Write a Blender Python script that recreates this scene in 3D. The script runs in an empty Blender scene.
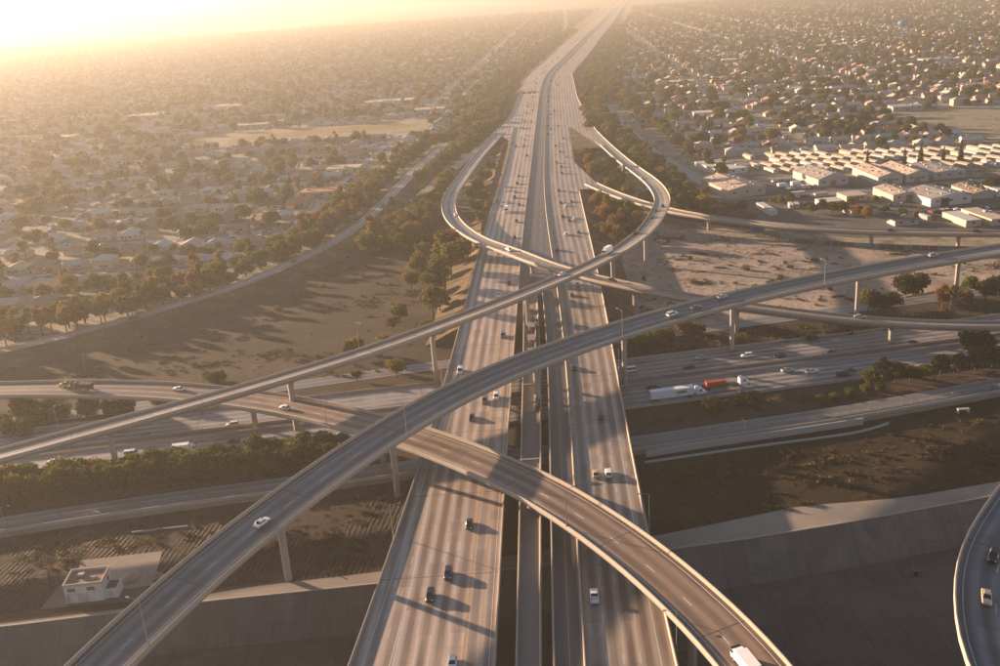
import bpy, math, random
import numpy as np
from mathutils import Matrix, Vector

sc = bpy.context.scene
COL = sc.collection
R = math.radians
HAZE = 2.0e-4
random.seed(11)
rng = np.random.default_rng(5)

# ------------------------------------------------------------------ camera
CAM_H = 140.0
FPX = 972.0
PITCH = math.atan(338 / 972)
ROLL = R(4.0)
cp, sp, cr, sr = math.cos(PITCH), math.sin(PITCH), math.cos(ROLL), math.sin(ROLL)
FW = np.array([0, cp, -sp]); R0 = np.array([1., 0, 0]); D0 = np.array([0, -sp, -cp])
RT = R0 * cr + D0 * sr
DN = D0 * cr - R0 * sr
CP = np.array([0, 0, CAM_H])
cam = bpy.data.cameras.new('camera')
cam.lens = 36 * FPX / 1000; cam.sensor_width = 36; cam.clip_start = 1; cam.clip_end = 60000
camo = bpy.data.objects.new('camera', cam); COL.objects.link(camo)
m = Matrix.Identity(4)
for i in range(3):
    m[i][0] = RT[i]; m[i][1] = -DN[i]; m[i][2] = -FW[i]; m[i][3] = CP[i]
camo.matrix_world = m
sc.camera = camo

# ------------------------------------------------------------------ sky, sun, exposure
SUN_EL = R(9.5); SUN_AZ = R(-54)          # azimuth clockwise from +Y (the way the freeway runs)
w = bpy.data.worlds.new('World'); sc.world = w; w.use_nodes = True
nt = w.node_tree; bg = nt.nodes['Background']
sky = nt.nodes.new('ShaderNodeTexSky'); sky.sky_type = 'NISHITA'; sky.sun_disc = False
sky.sun_elevation = SUN_EL; sky.sun_rotation = SUN_AZ % (2 * math.pi)
sky.air_density = 0.65; sky.dust_density = 0.6; sky.ozone_density = 1.0; sky.altitude = 0
hsv = nt.nodes.new('ShaderNodeHueSaturation'); hsv.inputs['Saturation'].default_value = .9      
nt.links.new(sky.outputs[0], hsv.inputs['Color']); nt.links.new(hsv.outputs[0], bg.inputs[0]); bg.inputs[1].default_value = 0.05
sl = bpy.data.lights.new('sun', 'SUN'); sl.energy = 5.0; sl.angle = R(0.6); sl.color = (1.0, 0.70, 0.47)
so = bpy.data.objects.new('sun', sl); COL.objects.link(so)
sdir = Vector((math.sin(SUN_AZ) * math.cos(SUN_EL), math.cos(SUN_AZ) * math.cos(SUN_EL), math.sin(SUN_EL)))
so.rotation_euler = sdir.to_track_quat('Z', 'Y').to_euler(); so.location = (-400, 300, 200)
vs = sc.view_settings
vs.view_transform = 'Standard'; vs.look = 'None'; vs.gamma = 1; vs.exposure = 2.0
sc.cycles.max_bounces = 5; sc.cycles.volume_bounces = 1; sc.cycles.diffuse_bounces = 3
sc.cycles.transparent_max_bounces = 6; sc.cycles.caustics_reflective = False; sc.cycles.caustics_refractive = False

def at(px, py, z=0.0):
    """point of the place seen at photo pixel (px,py) on the level z"""
    d = FW + RT * (px - 500) / FPX + DN * (py - 333) / FPX
    return CP + d * ((z - CAM_H) / d[2])

def pix(p):
    v = np.asarray(p, float) - CP; z = v @ FW
    return 500 + FPX * (v @ RT) / z, 333 + FPX * (v @ DN) / z

def inframe(p, mrg=25):
    v = np.asarray(p, float) - CP
    if v @ FW < 5: return False
    x, y = pix(p)
    return -mrg < x < 1000 + mrg and -40 < y < 666 + mrg

# ------------------------------------------------------------------ materials
MATS = {}
def nodes(name):
    mt = bpy.data.materials.new(name); mt.use_nodes = True
    n = mt.node_tree; b = n.nodes['Principled BSDF']; MATS[name] = mt
    return mt, n, b
def N(n, t, **kw):
    x = n.nodes.new(t)
    for k, v in kw.items(): setattr(x, k, v)
    return x
def math_(n, op, a, b=None, clamp=False):
    x = N(n, 'ShaderNodeMath', operation=op, use_clamp=clamp)
    for i, v in enumerate((a, b)):
        if v is None: continue
        if isinstance(v, (int, float)): x.inputs[i].default_value = v
        else: n.links.new(v, x.inputs[i])
    return x.outputs[0]
def mixc(n, f, a, b, blend='MIX'):
    x = N(n, 'ShaderNodeMix', data_type='RGBA', blend_type=blend)
    for s, v in ((0, f), (6, a), (7, b)):
        if isinstance(v, (int, float)): x.inputs[s].default_value = v
        elif isinstance(v, tuple): x.inputs[s].default_value = (*v, 1) if len(v) == 3 else v
        else: n.links.new(v, x.inputs[s])
    return x.outputs[2]
def noise(n, scale, detail=3, rough=.55, vec=None, out=0, dist=0):
    x = N(n, 'ShaderNodeTexNoise'); x.inputs['Scale'].default_value = scale
    x.inputs['Detail'].default_value = detail; x.inputs['Roughness'].default_value = rough; x.inputs['Distortion'].default_value = dist
    if vec is not None: n.links.new(vec, x.inputs['Vector'])
    return x.outputs[out]
def ramp(n, f, stops, interp='LINEAR'):
    x = N(n, 'ShaderNodeValToRGB'); e = x.color_ramp.elements; x.color_ramp.interpolation = interp
    while len(e) < len(stops): e.new(0.5)
    for i, (p, c) in enumerate(stops):
        e[i].position = p; e[i].color = (*c, 1) if len(c) == 3 else c
    n.links.new(f, x.inputs[0]); return x.outputs[0]
def bump(n, b, h, strength=.3, dist=.1):
    x = N(n, 'ShaderNodeBump'); x.inputs['Strength'].default_value = strength; x.inputs['Distance'].default_value = dist
    n.links.new(h, x.inputs['Height']); n.links.new(x.outputs[0], b.inputs['Normal'])
def geo_pos(n): return N(n, 'ShaderNodeNewGeometry').outputs['Position']

def flat(name, c, rough=.7, metal=0, var=.12, scale=.6, spec=.3):
    mt, n, b = nodes(name)
    f = noise(n, scale, 4, .6, geo_pos(n))
    lo = tuple(v * (1 - var) for v in c); hi = tuple(min(1, v * (1 + var)) for v in c)
    n.links.new(ramp(n, f, [(.3, lo), (.7, hi)]), b.inputs['Base Color'])
    b.inputs['Roughness'].default_value = rough; b.inputs['Metallic'].default_value = metal
    b.inputs['Specular IOR Level'].default_value = spec
    return mt

def road_mat(name, c, dark=.5, patch=.25, rough=.52, joint=.12, slab=4.8):
    """UV.x counts lanes, UV.y runs along the road in metres"""
    mt, n, b = nodes(name)
    uv = N(n, 'ShaderNodeUVMap').outputs[0]
    s = N(n, 'ShaderNodeSeparateXYZ'); n.links.new(uv, s.inputs[0])
    u, v = s.outputs[0], s.outputs[1]
    fr = math_(n, 'FRACT', u)
    d = math_(n, 'ABSOLUTE', math_(n, 'SUBTRACT', fr, .5))
    core = math_(n, 'DIVIDE', math_(n, 'SUBTRACT', .40, d, True), .27, True)          # oil stripe down the lane centre
    lane = math_(n, 'FLOOR', u)
    cv = N(n, 'ShaderNodeCombineXYZ'); n.links.new(math_(n, 'MULTIPLY', lane, 7.31), cv.inputs[0]); n.links.new(math_(n, 'MULTIPLY', v, .012), cv.inputs[1])
    lv = noise(n, 1.0, 4, .65, cv.outputs[0])
    lv = math_(n, 'MULTIPLY_ADD', lv, 2.6); lv.node.inputs[2].default_value = -.55; lv.node.use_clamp = True
    cs = N(n, 'ShaderNodeCombineXYZ'); n.links.new(math_(n, 'MULTIPLY', u, 9.), cs.inputs[0]); n.links.new(math_(n, 'MULTIPLY', v, .05), cs.inputs[1])
    fine = noise(n, 1.0, 4, .7, cs.outputs[0])
    core = math_(n, 'MULTIPLY', math_(n, 'MULTIPLY', core, lv), math_(n, 'ADD', fine, .55), True)
    cpn = N(n, 'ShaderNodeCombineXYZ'); n.links.new(math_(n, 'MULTIPLY', math_(n, 'FLOOR', math_(n, 'MULTIPLY', u, 1.0)), .63), cpn.inputs[0]); n.links.new(math_(n, 'MULTIPLY', math_(n, 'FLOOR', math_(n, 'DIVIDE', v, slab)), .27), cpn.inputs[1])
    pt = noise(n, 1.7, 1, .5, cpn.outputs[0])
    wide = noise(n, .05, 4, .6, geo_pos(n))
    base = mixc(n, math_(n, 'MULTIPLY', math_(n, 'SUBTRACT', pt, .35, True), patch * 3.0, True), c, tuple(x * .62 for x in c))
    base = mixc(n, math_(n, 'MULTIPLY', math_(n, 'SUBTRACT', fine, .38, True), 2.2, True), base, tuple(x * .6 for x in c))
    base = mixc(n, math_(n, 'MULTIPLY', wide, .4), base, tuple(x * 1.15 for x in c))
    jt = math_(n, 'LESS_THAN', math_(n, 'FRACT', math_(n, 'DIVIDE', v, slab)), .035)
    base = mixc(n, math_(n, 'MULTIPLY', jt, joint * 2.5), base, tuple(x * .4 for x in c))
    wn = N(n, 'ShaderNodeTexWhiteNoise'); cw_ = N(n, 'ShaderNodeCombineXYZ'); n.links.new(math_(n, 'FLOOR', u), cw_.inputs[0]); n.links.new(math_(n, 'FLOOR', math_(n, 'DIVIDE', v, slab)), cw_.inputs[1]); n.links.new(cw_.outputs[0], wn.inputs['Vector'])
    if joint > .05:
        base = mixc(n, math_(n, 'MULTIPLY', math_(n, 'GREATER_THAN', wn.outputs[0], .93), .5), base, tuple(min(1, x * 1.3) for x in c))
        base = mixc(n, math_(n, 'MULTIPLY', math_(n, 'LESS_THAN', wn.outputs[0], .06), .45), base, tuple(x * .5 for x in c))
    j2 = math_(n, 'LESS_THAN', math_(n, 'FRACT', math_(n, 'DIVIDE', v, 41.0)), .011)
    base = mixc(n, math_(n, 'MULTIPLY', j2, .75 if joint > .05 else 0.0), base, tuple(x * .22 for x in c))
    base = mixc(n, math_(n, 'MULTIPLY', core, dark, True), base, tuple(x * k_ for x, k_ in zip(c, (.27, .225, .19))))
    n.links.new(base, b.inputs['Base Color']); b.inputs['Roughness'].default_value = rough
    b.inputs['Specular IOR Level'].default_value = .55
    return mt

def concrete(name, c, streak=.35):
    mt, n, b = nodes(name)
    p = geo_pos(n)
    mp = N(n, 'ShaderNodeMapping'); mp.inputs['Scale'].default_value = (1, 1, .15); n.links.new(p, mp.inputs[0])
    f1 = noise(n, .9, 4, .65, mp.outputs[0]); f2 = noise(n, .12, 3, .5, p)
    col = mixc(n, math_(n, 'MULTIPLY', f1, streak * 1.6, True), c, tuple(x * .55 for x in c))
    col = mixc(n, math_(n, 'MULTIPLY', f2, .35), col, tuple(x * .7 for x in c))
    n.links.new(col, b.inputs['Base Color']); b.inputs['Roughness'].default_value = .85
    bump(n, b, f1, .2, .05); return mt

def slab_mat(name, c, w_):
    mt, n, b = nodes(name); p = geo_pos(n)
    s = N(n, 'ShaderNodeSeparateXYZ'); n.links.new(p, s.inputs[0])
    fx = math_(n, 'FRACT', math_(n, 'DIVIDE', s.outputs[0], w_)); fy = math_(n, 'FRACT', math_(n, 'DIVIDE', s.outputs[1], w_ * .75))
    jt = math_(n, 'MAXIMUM', math_(n, 'LESS_THAN', fx, .02), math_(n, 'LESS_THAN', fy, .02))
    cc = N(n, 'ShaderNodeCombineXYZ'); n.links.new(math_(n, 'FLOOR', math_(n, 'DIVIDE', s.outputs[0], w_)), cc.inputs[0]); n.links.new(math_(n, 'FLOOR', math_(n, 'DIVIDE', s.outputs[1], w_ * .75)), cc.inputs[1])
    wn = N(n, 'ShaderNodeTexWhiteNoise'); n.links.new(cc.outputs[0], wn.inputs['Vector'])
    mp = N(n, 'ShaderNodeMapping'); mp.inputs['Scale'].default_value = (1, .12, .12); n.links.new(p, mp.inputs[0])
    st = noise(n, .8, 5, .7, mp.outputs[0]); bg_ = noise(n, .06, 5, .6, p, dist=1.0); fi = noise(n, 1.8, 5, .75, p)
    col = mixc(n, math_(n, 'MULTIPLY', wn.outputs[0], .28), c, tuple(x * .6 for x in c))
    col = mixc(n, math_(n, 'MULTIPLY', math_(n, 'SUBTRACT', st, .42, True), 2.4, True), col, tuple(x * .55 for x in c))
    col = mixc(n, math_(n, 'MULTIPLY', math_(n, 'SUBTRACT', bg_, .45, True), 3.0, True), col, (c[0] * 1.45, c[1] * 1.35, c[2] * 1.25))
    col = mixc(n, math_(n, 'MULTIPLY', math_(n, 'SUBTRACT', fi, .56, True), 4.0, True), col, tuple(x * .5 for x in c))
    col = mixc(n, math_(n, 'MULTIPLY', jt, .55), col, tuple(x * .3 for x in c))
    n.links.new(col, b.inputs['Base Color']); b.inputs['Roughness'].default_value = .9; b.inputs['Specular IOR Level'].default_value = .15
    bump(n, b, fi, .25, .08); return mt

def ground_mat(name, stops, s1=.02, s2=.35, bstr=.5, bdist=.4):
    mt, n, b = nodes(name)
    p = geo_pos(n)
    a = noise(n, s1, 6, .62, p); f = noise(n, s2, 6, .7, p)
    k = math_(n, 'ADD', math_(n, 'MULTIPLY', a, .62), math_(n, 'MULTIPLY', f, .38))
    n.links.new(ramp(n, k, stops), b.inputs['Base Color'])
    b.inputs['Roughness'].default_value = .95; b.inputs['Specular IOR Level'].default_value = .1
    bump(n, b, f, bstr, bdist); return mt

def furrow_mat(name, stops, ang, wl=1.9):
    mt, n, b = nodes(name)
    p = geo_pos(n)
    mp = N(n, 'ShaderNodeMapping'); mp.inputs['Rotation'].default_value = (0, 0, ang); n.links.new(p, mp.inputs[0])
    wv = N(n, 'ShaderNodeTexWave', wave_type='BANDS', bands_direction='X'); wv.inputs['Scale'].default_value = 1 / wl / 2.4
    wv.inputs['Distortion'].default_value = 3.0; wv.inputs['Detail'].default_value = 2; wv.inputs['Detail Scale'].default_value = .6
    n.links.new(mp.outputs[0], wv.inputs['Vector'])
    a = noise(n, .035, 5, .6, p); f = noise(n, .5, 5, .7, p)
    msk = math_(n, 'MULTIPLY', math_(n, 'SUBTRACT', noise(n, .05, 4, .6, p), .46, True), 7, True)
    k = math_(n, 'ADD', math_(n, 'MULTIPLY', a, .55), math_(n, 'MULTIPLY', f, .45))
    k2 = math_(n, 'SUBTRACT', k, math_(n, 'MULTIPLY', math_(n, 'MULTIPLY', wv.outputs['Fac'], msk), .10))
    n.links.new(ramp(n, k2, stops), b.inputs['Base Color']); b.inputs['Roughness'].default_value = .95
    b.inputs['Specular IOR Level'].default_value = .1
    h = math_(n, 'ADD', math_(n, 'MULTIPLY', math_(n, 'MULTIPLY', wv.outputs['Fac'], msk), .7), math_(n, 'MULTIPLY', f, .6))
    bump(n, b, h, .6, .5); return mt

def leaf_mat(name, cols, trans=.35):
    mt, n, b = nodes(name)
    oi = N(n, 'ShaderNodeObjectInfo').outputs['Random']
    c = ramp(n, oi, [(i / max(1, len(cols) - 1), k) for i, k in enumerate(cols)])
    f = noise(n, .35, 3, .6, geo_pos(n))
    c = mixc(n, math_(n, 'MULTIPLY', f, .75), c, mixc(n, 1.0, c, (.38, .36, .34), 'MULTIPLY'))
    d = N(n, 'ShaderNodeBsdfDiffuse'); t = N(n, 'ShaderNodeBsdfTranslucent'); ms = N(n, 'ShaderNodeMixShader')
    n.links.new(c, d.inputs[0]); n.links.new(mixc(n, .5, c, (.16, .11, .03)), t.inputs[0]); ms.inputs[0].default_value = trans
    n.links.new(d.outputs[0], ms.inputs[1]); n.links.new(t.outputs[0], ms.inputs[2])
    n.links.new(ms.outputs[0], n.nodes['Material Output'].inputs[0]); n.nodes.remove(b)
    return mt

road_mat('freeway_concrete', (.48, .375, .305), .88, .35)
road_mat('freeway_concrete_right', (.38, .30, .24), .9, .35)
road_mat('hov_asphalt', (.10, .088, .082), .5, .2, joint=.02)
road_mat('flyover_concrete', (.205, .188, .18), .85, .4)
road_mat('curve_concrete', (.35, .285, .235), .85, .25)
road_mat('brown_concrete', (.24, .168, .118), .9, .25)
road_mat('cross_concrete', (.30, .275, .265), .85, .3)
road_mat('street_asphalt', (.26, .24, .225), .3, .25, joint=0)
road_mat('service_asphalt', (.18, .165, .157), .5, .25, joint=0)
concrete('barrier_concrete', (.42, .35, .28))
concrete('girder_concrete', (.32, .28, .245), .6)
concrete('column_concrete', (.40, .34, .29))
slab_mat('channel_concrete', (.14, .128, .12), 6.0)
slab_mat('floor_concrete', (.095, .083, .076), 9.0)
concrete('pale_concrete', (.42, .40, .37), .5)
concrete('median_concrete', (.26, .215, .18), .5)
flat('white_paint', (.56, .54, .50), .6, var=.2, scale=2)
flat('yellow_paint', (.50, .29, .09), .6, var=.2, scale=2)
ground_mat('suburb_ground', [(.34, (.070, .078, .034)), (.43, (.16, .135, .08)), (.52, (.31, .26, .20)), (.64, (.15, .14, .075))], .03, .12)
ground_mat('brown_dirt', [(.32, (.030, .023, .016)), (.47, (.055, .041, .029)), (.60, (.085, .063, .044)), (.7, (.12, .09, .062))], .03, .6)
ground_mat('sandy_dirt', [(.36, (.11, .085, .07)), (.45, (.25, .20, .16)), (.56, (.36, .285, .23)), (.70, (.45, .36, .30))], .045, .3, .8, .6)
ground_mat('dark_field', [(.36, (.018, .013, .008)), (.50, (.034, .025, .014)), (.60, (.062, .042, .020)), (.68, (.10, .065, .028))], .018, .7)
ground_mat('track_dirt', [(.3, (.19, .165, .14)), (.5, (.27, .23, .19)), (.7, (.34, .29, .24))], .08, 1.2, .2, .1)
ground_mat('slope_dirt', [(.34, (.05, .04, .026)), (.5, (.10, .07, .042)), (.66, (.22, .14, .07))], .06, .5)
ground_mat('park_grass', [(.35, (.07, .085, .03)), (.55, (.12, .12, .05)), (.7, (.17, .15, .07))], .03, .5)
ground_mat('golden_grass', [(.35, (.13, .10, .05)), (.55, (.24, .17, .08)), (.7, (.12, .11, .05))], .03, .5)
ground_mat('yard_asphalt', [(.35, (.08, .074, .07)), (.6, (.13, .12, .11)), (.75, (.17, .15, .13))], .05, .6, .1, .05)
furrow_mat('furrowed_dirt', [(.34, (.026, .019, .014)), (.48, (.050, .037, .028)), (.60, (.078, .057, .041)), (.7, (.12, .085, .055))], R(8))
leaf_mat('leaf_green', [(.055, .122, .020), (.085, .15, .026), (.046, .098, .022), (.12, .16, .032)])
leaf_mat('leaf_olive', [(.125, .135, .036), (.18, .16, .045), (.095, .11, .034), (.21, .155, .046), (.145, .155, .042), (.13, .105, .055)], .42)
leaf_mat('leaf_rust', [(.24, .105, .032), (.30, .15, .040), (.18, .09, .038), (.32, .19, .05)], .45)
leaf_mat('leaf_dark', [(.026, .044, .016), (.036, .054, .020), (.050, .064, .022)], .25)
leaf_mat('leaf_gold', [(.26, .17, .035), (.30, .20, .05)], .45)
leaf_mat('dry_grass', [(.17, .12, .055), (.21, .15, .07), (.14, .10, .05)], .2)
leaf_mat('dry_brush', [(.085, .062, .040), (.11, .08, .05), (.07, .055, .035)], .2)
flat('bark', (.11, .085, .065), .9, var=.3, scale=2)
flat('rubber', (.018, .018, .018), .8, var=.2)
flat('glass_dark', (.018, .022, .028), .12, var=.05, spec=.6)
flat('tail_red', (.35, .02, .015), .3, var=.05)
flat('head_clear', (.7, .7, .66), .2, var=.05)
flat('chassis', (.03, .03, .03), .7)
flat('steel', (.38, .36, .34), .45, .7)
flat('lamp_glass', (.5, .48, .42), .3)
CARC = {'white': (.78, .77, .75), 'silver': (.42, .42, .42), 'black': (.016, .016, .018), 'grey': (.12, .12, .125), 'dark blue': (.02, .03, .07),
        'red': (.30, .03, .02), 'beige': (.45, .36, .25), 'dark green': (.02, .045, .03), 'yellow': (.52, .42, .10), 'orange': (.36, .07, .025), 'blue': (.03, .08, .25)}
for k, v in CARC.items():
    flat('paint_' + k.replace(' ', '_'), v, .3, .1, .04, spec=.5)
ROOFC = {'brown': (.27, .19, .145), 'tan': (.46, .37, .29), 'grey': (.36, .34, .33), 'terracotta': (.42, .20, .13), 'white': (.52, .48, .44), 'dark': (.09, .08, .075), 'pinkish': (.46, .33, .28)}
for k, v in ROOFC.items(): flat('roof_' + k, v, .9, 0, .25, 1.5, .1)
WALLC = {'cream': (.48, .40, .31), 'white': (.56, .53, .49), 'pink': (.50, .36, .29), 'grey': (.38, .37, .35)}
for k, v in WALLC.items(): flat('wall_' + k, v, .9, 0, .1, 1, .1)
flat('window_glass', (.03, .035, .045), .15, spec=.6)
flat('door_paint', (.20, .13, .09), .6)
flat('metal_roof', (.30, .26, .23), .6, .1, .4, .25)
flat('beige_roof', (.40, .31, .24), .8, 0, .35, .25)
flat('blue_wall', (.26, .38, .50), .6)
flat('mural_paint', (.10, .17, .18), .8, 0, .6, .9)
flat('blue_trim', (.05, .16, .38), .6)
flat('tank_blue', (.06, .12, .30), .5)

# ------------------------------------------------------------------ mesh helpers
class MB:
    def __init__(s): s.v = []; s.f = []; s.uv = []; s.mi = []
    def add(s, vs, fs, uvs=None, mi=0):
        o = len(s.v); s.v.extend([tuple(map(float, p)) for p in vs])
        for f in fs:
            s.f.append([o + i for i in f]); s.mi.append(mi)
            s.uv.extend([uvs[i] for i in f] if uvs is not None else [(0, 0)] * len(f))
    def box(s, c, d, rz=0, mi=0, taper=1.0):
        x, y, z = d[0] / 2, d[1] / 2, d[2]; ca, sa = math.cos(rz), math.sin(rz)
        vs = []
        for zz, k in ((0, 1), (z, taper)):
            for a, b in ((-x, -y), (x, -y), (x, y), (-x, y)):
                a *= k; b *= k
                vs.append((c[0] + a * ca - b * sa, c[1] + a * sa + b * ca, c[2] + zz))
        s.add(vs, [(3, 2, 1, 0), (4, 5, 6, 7), (0, 1, 5, 4), (1, 2, 6, 5), (2, 3, 7, 6), (3, 0, 4, 7)], mi=mi)
    def tube(s, pts, rad, n=8, mi=0, caps=True):
        pts = [np.array(p, float) for p in pts]; rings = []
        for i, p in enumerate(pts):
            t = pts[min(i + 1, len(pts) - 1)] - pts[max(i - 1, 0)]; t /= np.linalg.norm(t)
            a = np.array([1., 0, 0]) if abs(t[0]) < .8 else np.array([0, 1., 0])
            u = np.cross(t, a); u /= np.linalg.norm(u); q = np.cross(t, u)
            r = rad[i] if isinstance(rad, (list, tuple)) else rad
            rings.append([p + r * (u * math.cos(2 * math.pi * k / n) + q * math.sin(2 * math.pi * k / n)) for k in range(n)])
        vs = [p for r_ in rings for p in r_]; fs = []
        for i in range(len(pts) - 1):
            for k in range(n):
                fs.append((i * n + k, i * n + (k + 1) % n, (i + 1) * n + (k + 1) % n, (i + 1) * n + k))
        if caps: fs += [tuple(range(n))[::-1], tuple((len(pts) - 1) * n + k for k in range(n))]
        s.add(vs, fs, mi=mi)
    def data(s, name, mats, smooth=False):
        me = bpy.data.meshes.new(name); me.from_pydata(s.v, [], s.f)
        for mname in ([mats] if isinstance(mats, str) else mats): me.materials.append(MATS[mname])
        if s.uv:
            l = me.uv_layers.new(name='UVMap'); l.data.foreach_set('uv', np.array(s.uv, dtype=np.float32).ravel())
        me.polygons.foreach_set('material_index', s.mi)
        if smooth: me.polygons.foreach_set('use_smooth', [True] * len(s.f))
        me.update(); return me
    def build(s, name, mats, parent=None, smooth=False):
        return obj(name, s.data(name, mats, smooth), parent)

def obj(name, data, parent=None, loc=None, rz=None, scale=None):
    o = bpy.data.objects.new(name, data); COL.objects.link(o)
    if parent is not None: o.parent = parent
    if loc is not None: o.location = loc
    if rz is not None: o.rotation_euler = (0, 0, rz)
    if scale is not None: o.scale = scale
    return o
def tag(o, label, cat, group=None):
    while len(label.split()) > 16 and ' the ' in label: label = label.replace(' the ', ' ', 1)
    o['label'] = label; o['category'] = cat
    if group: o['group'] = group
    return o
def structure(o, label=None):
    o['kind'] = 'structure'
    if label: o['label'] = label
    return o
def empty(name, loc=(0, 0, 0), rz=0):
    o = bpy.data.objects.new(name, None); COL.objects.link(o); o.location = loc; o.rotation_euler = (0, 0, rz); o.empty_display_size = 1
    return o
def slot(o, mname, i=0):
    o.material_slots[i].link = 'OBJECT'; o.material_slots[i].material = MATS[mname]
ORD = ['zeroth', 'first', 'second', 'third', 'fourth', 'fifth', 'sixth', 'seventh', 'eighth', 'ninth', 'tenth', 'eleventh', 'twelfth', 'thirteenth', 'fourteenth', 'fifteenth', 'sixteenth', 'seventeenth', 'eighteenth', 'nineteenth', 'twentieth']
def ordn(i):
    if i <= 20: return ORD[i]
    return f"{i}{'th' if 10 < i % 100 < 14 else {1: 'st', 2: 'nd', 3: 'rd'}.get(i % 10, 'th')}"

def curve(ctrl, step=6.0):
    c = np.array(ctrl, float); c = np.vstack([2 * c[0] - c[1], c, 2 * c[-1] - c[-2]]); out = []
    for i in range(1, len(c) - 2):
        p0, p1, p2, p3 = c[i - 1:i + 3]
        d01, d12, d23 = (max(1e-6, np.linalg.norm(b - a)) ** .5 for a, b in ((p0, p1), (p1, p2), (p2, p3)))
        m1 = (p2 - p1) + d12 * ((p1 - p0) / d01 - (p2 - p0) / (d01 + d12))
        m2 = (p2 - p1) + d12 * ((p3 - p2) / d23 - (p3 - p1) / (d12 + d23))
        t = np.linspace(0, 1, 30, endpoint=False)[:, None]
        out.append((2 * t**3 - 3 * t**2 + 1) * p1 + (t**3 - 2 * t**2 + t) * m1 + (-2 * t**3 + 3 * t**2) * p2 + (t**3 - t**2) * m2)
    p = np.vstack(out + [c[-2][None]])
    for _ in range(2):                                              # light smoothing of the traced line
        q = p.copy(); k = 12
        for i in range(len(p)):
            a = min(k, i, len(p) - 1 - i)
            q[i] = p[i - a:i + a + 1].mean(0)
        p = q
    s = np.r_[0, np.cumsum(np.linalg.norm(np.diff(p, axis=0), axis=1))]
    n = max(2, int(s[-1] / step) + 1); t = np.linspace(0, s[-1], n)
    return np.c_[np.interp(t, s, p[:, 0]), np.interp(t, s, p[:, 1]), np.interp(t, s, p[:, 2])]
class Path:
    def __init__(s, ctrl, step=6.0, raw=False):
        s.p = np.array(ctrl, float) if raw else curve(ctrl, step)
        t = np.gradient(s.p, axis=0); t[:, 2] = 0; t /= np.linalg.norm(t, axis=1)[:, None]
        s.t = t; s.n = np.c_[-t[:, 1], t[:, 0], np.zeros(len(t))]     # left-hand normal
        s.s = np.r_[0, np.cumsum(np.linalg.norm(np.diff(s.p, axis=0), axis=1))]
        s.b = np.zeros(len(s.p))                                      # cross fall: rise per metre towards the left
    def bank(s, gain=40., top=.09):
        h = np.unwrap(np.arctan2(s.t[:, 1], s.t[:, 0])); k = np.gradient(h) / np.maximum(1e-6, np.gradient(s.s))
        b = -np.clip(k * gain, -top, top); w_ = max(1, int(30 / max(1e-6, s.s[1])))
        s.b = np.array([b[max(0, i - w_):i + w_ + 1].mean() for i in range(len(b))])
    def near(s, x, y):
        i = int(np.argmin((s.p[:, 0] - x)**2 + (s.p[:, 1] - y)**2)); return i
    def at(s, st, off=0, dz=0):
        p = np.array([np.interp(st, s.s, s.p[:, k]) for k in range(3)])
        nn = np.array([np.interp(st, s.s, s.n[:, k]) for k in range(3)]); nn /= np.linalg.norm(nn)
        q = p + nn * off; q[2] += dz + off * float(np.interp(st, s.s, s.b)); return q
    def heading(s, i): return math.atan2(s.t[i, 1], s.t[i, 0])
def loft(mb, P, sec, closed=True, mi=0, caps=True, i0=0, i1=None, uv=None):
    """sweep a section [(offset,dz)...] along a path; offsets may be callables of the point index"""
    idx = range(i0, i1 if i1 is not None else len(P.p)); k = len(sec); vs = []; uvs = []
    for i in idx:
        for j, (o, z) in enumerate(sec):
            oo = o(i) if callable(o) else o
            q = P.p[i] + P.n[i] * oo; zz = z(i) if callable(z) else None
            vs.append((q[0], q[1], zz if zz is not None else q[2] + z + oo * P.b[i]))
            uvs.append((uv[j] if uv else oo / 3.65, P.s[i]))
    fs = []; m_ = k if closed else k - 1; nn = len(idx)
    for i in range(nn - 1):
        for j in range(m_):
            a, b = i * k + j, i * k + (j + 1) % k
            fs.append((a, a + k, b + k, b) if not closed else (a, b, b + k, a + k))
    if closed and caps: fs += [tuple(range(k))[::-1], tuple((nn - 1) * k + j for j in range(k))]
    mb.add(vs, fs, uvs, mi)
def stripe(mb, P, off, wd, dz, mi=0, dash=None, s0=None, s1=None):
    a = 0 if s0 is None else s0; e = P.s[-1] if s1 is None else s1
    if dash is None:
        st = np.arange(a, e, 6.0); segs = list(zip(st[:-1], st[1:]))
    else: segs = [(x, x + dash[0]) for x in np.arange(a, e - dash[0], dash[1])]
    for x, y in segs:
        o1 = off(x) if callable(off) else off; o2 = off(y) if callable(off) else off
        q = [P.at(x, o1 - wd / 2, dz), P.at(y, o2 - wd / 2, dz), P.at(y, o2 + wd / 2, dz), P.at(x, o1 + wd / 2, dz)]
        mb.add(q, [(0, 1, 2, 3)], mi=mi)
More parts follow.
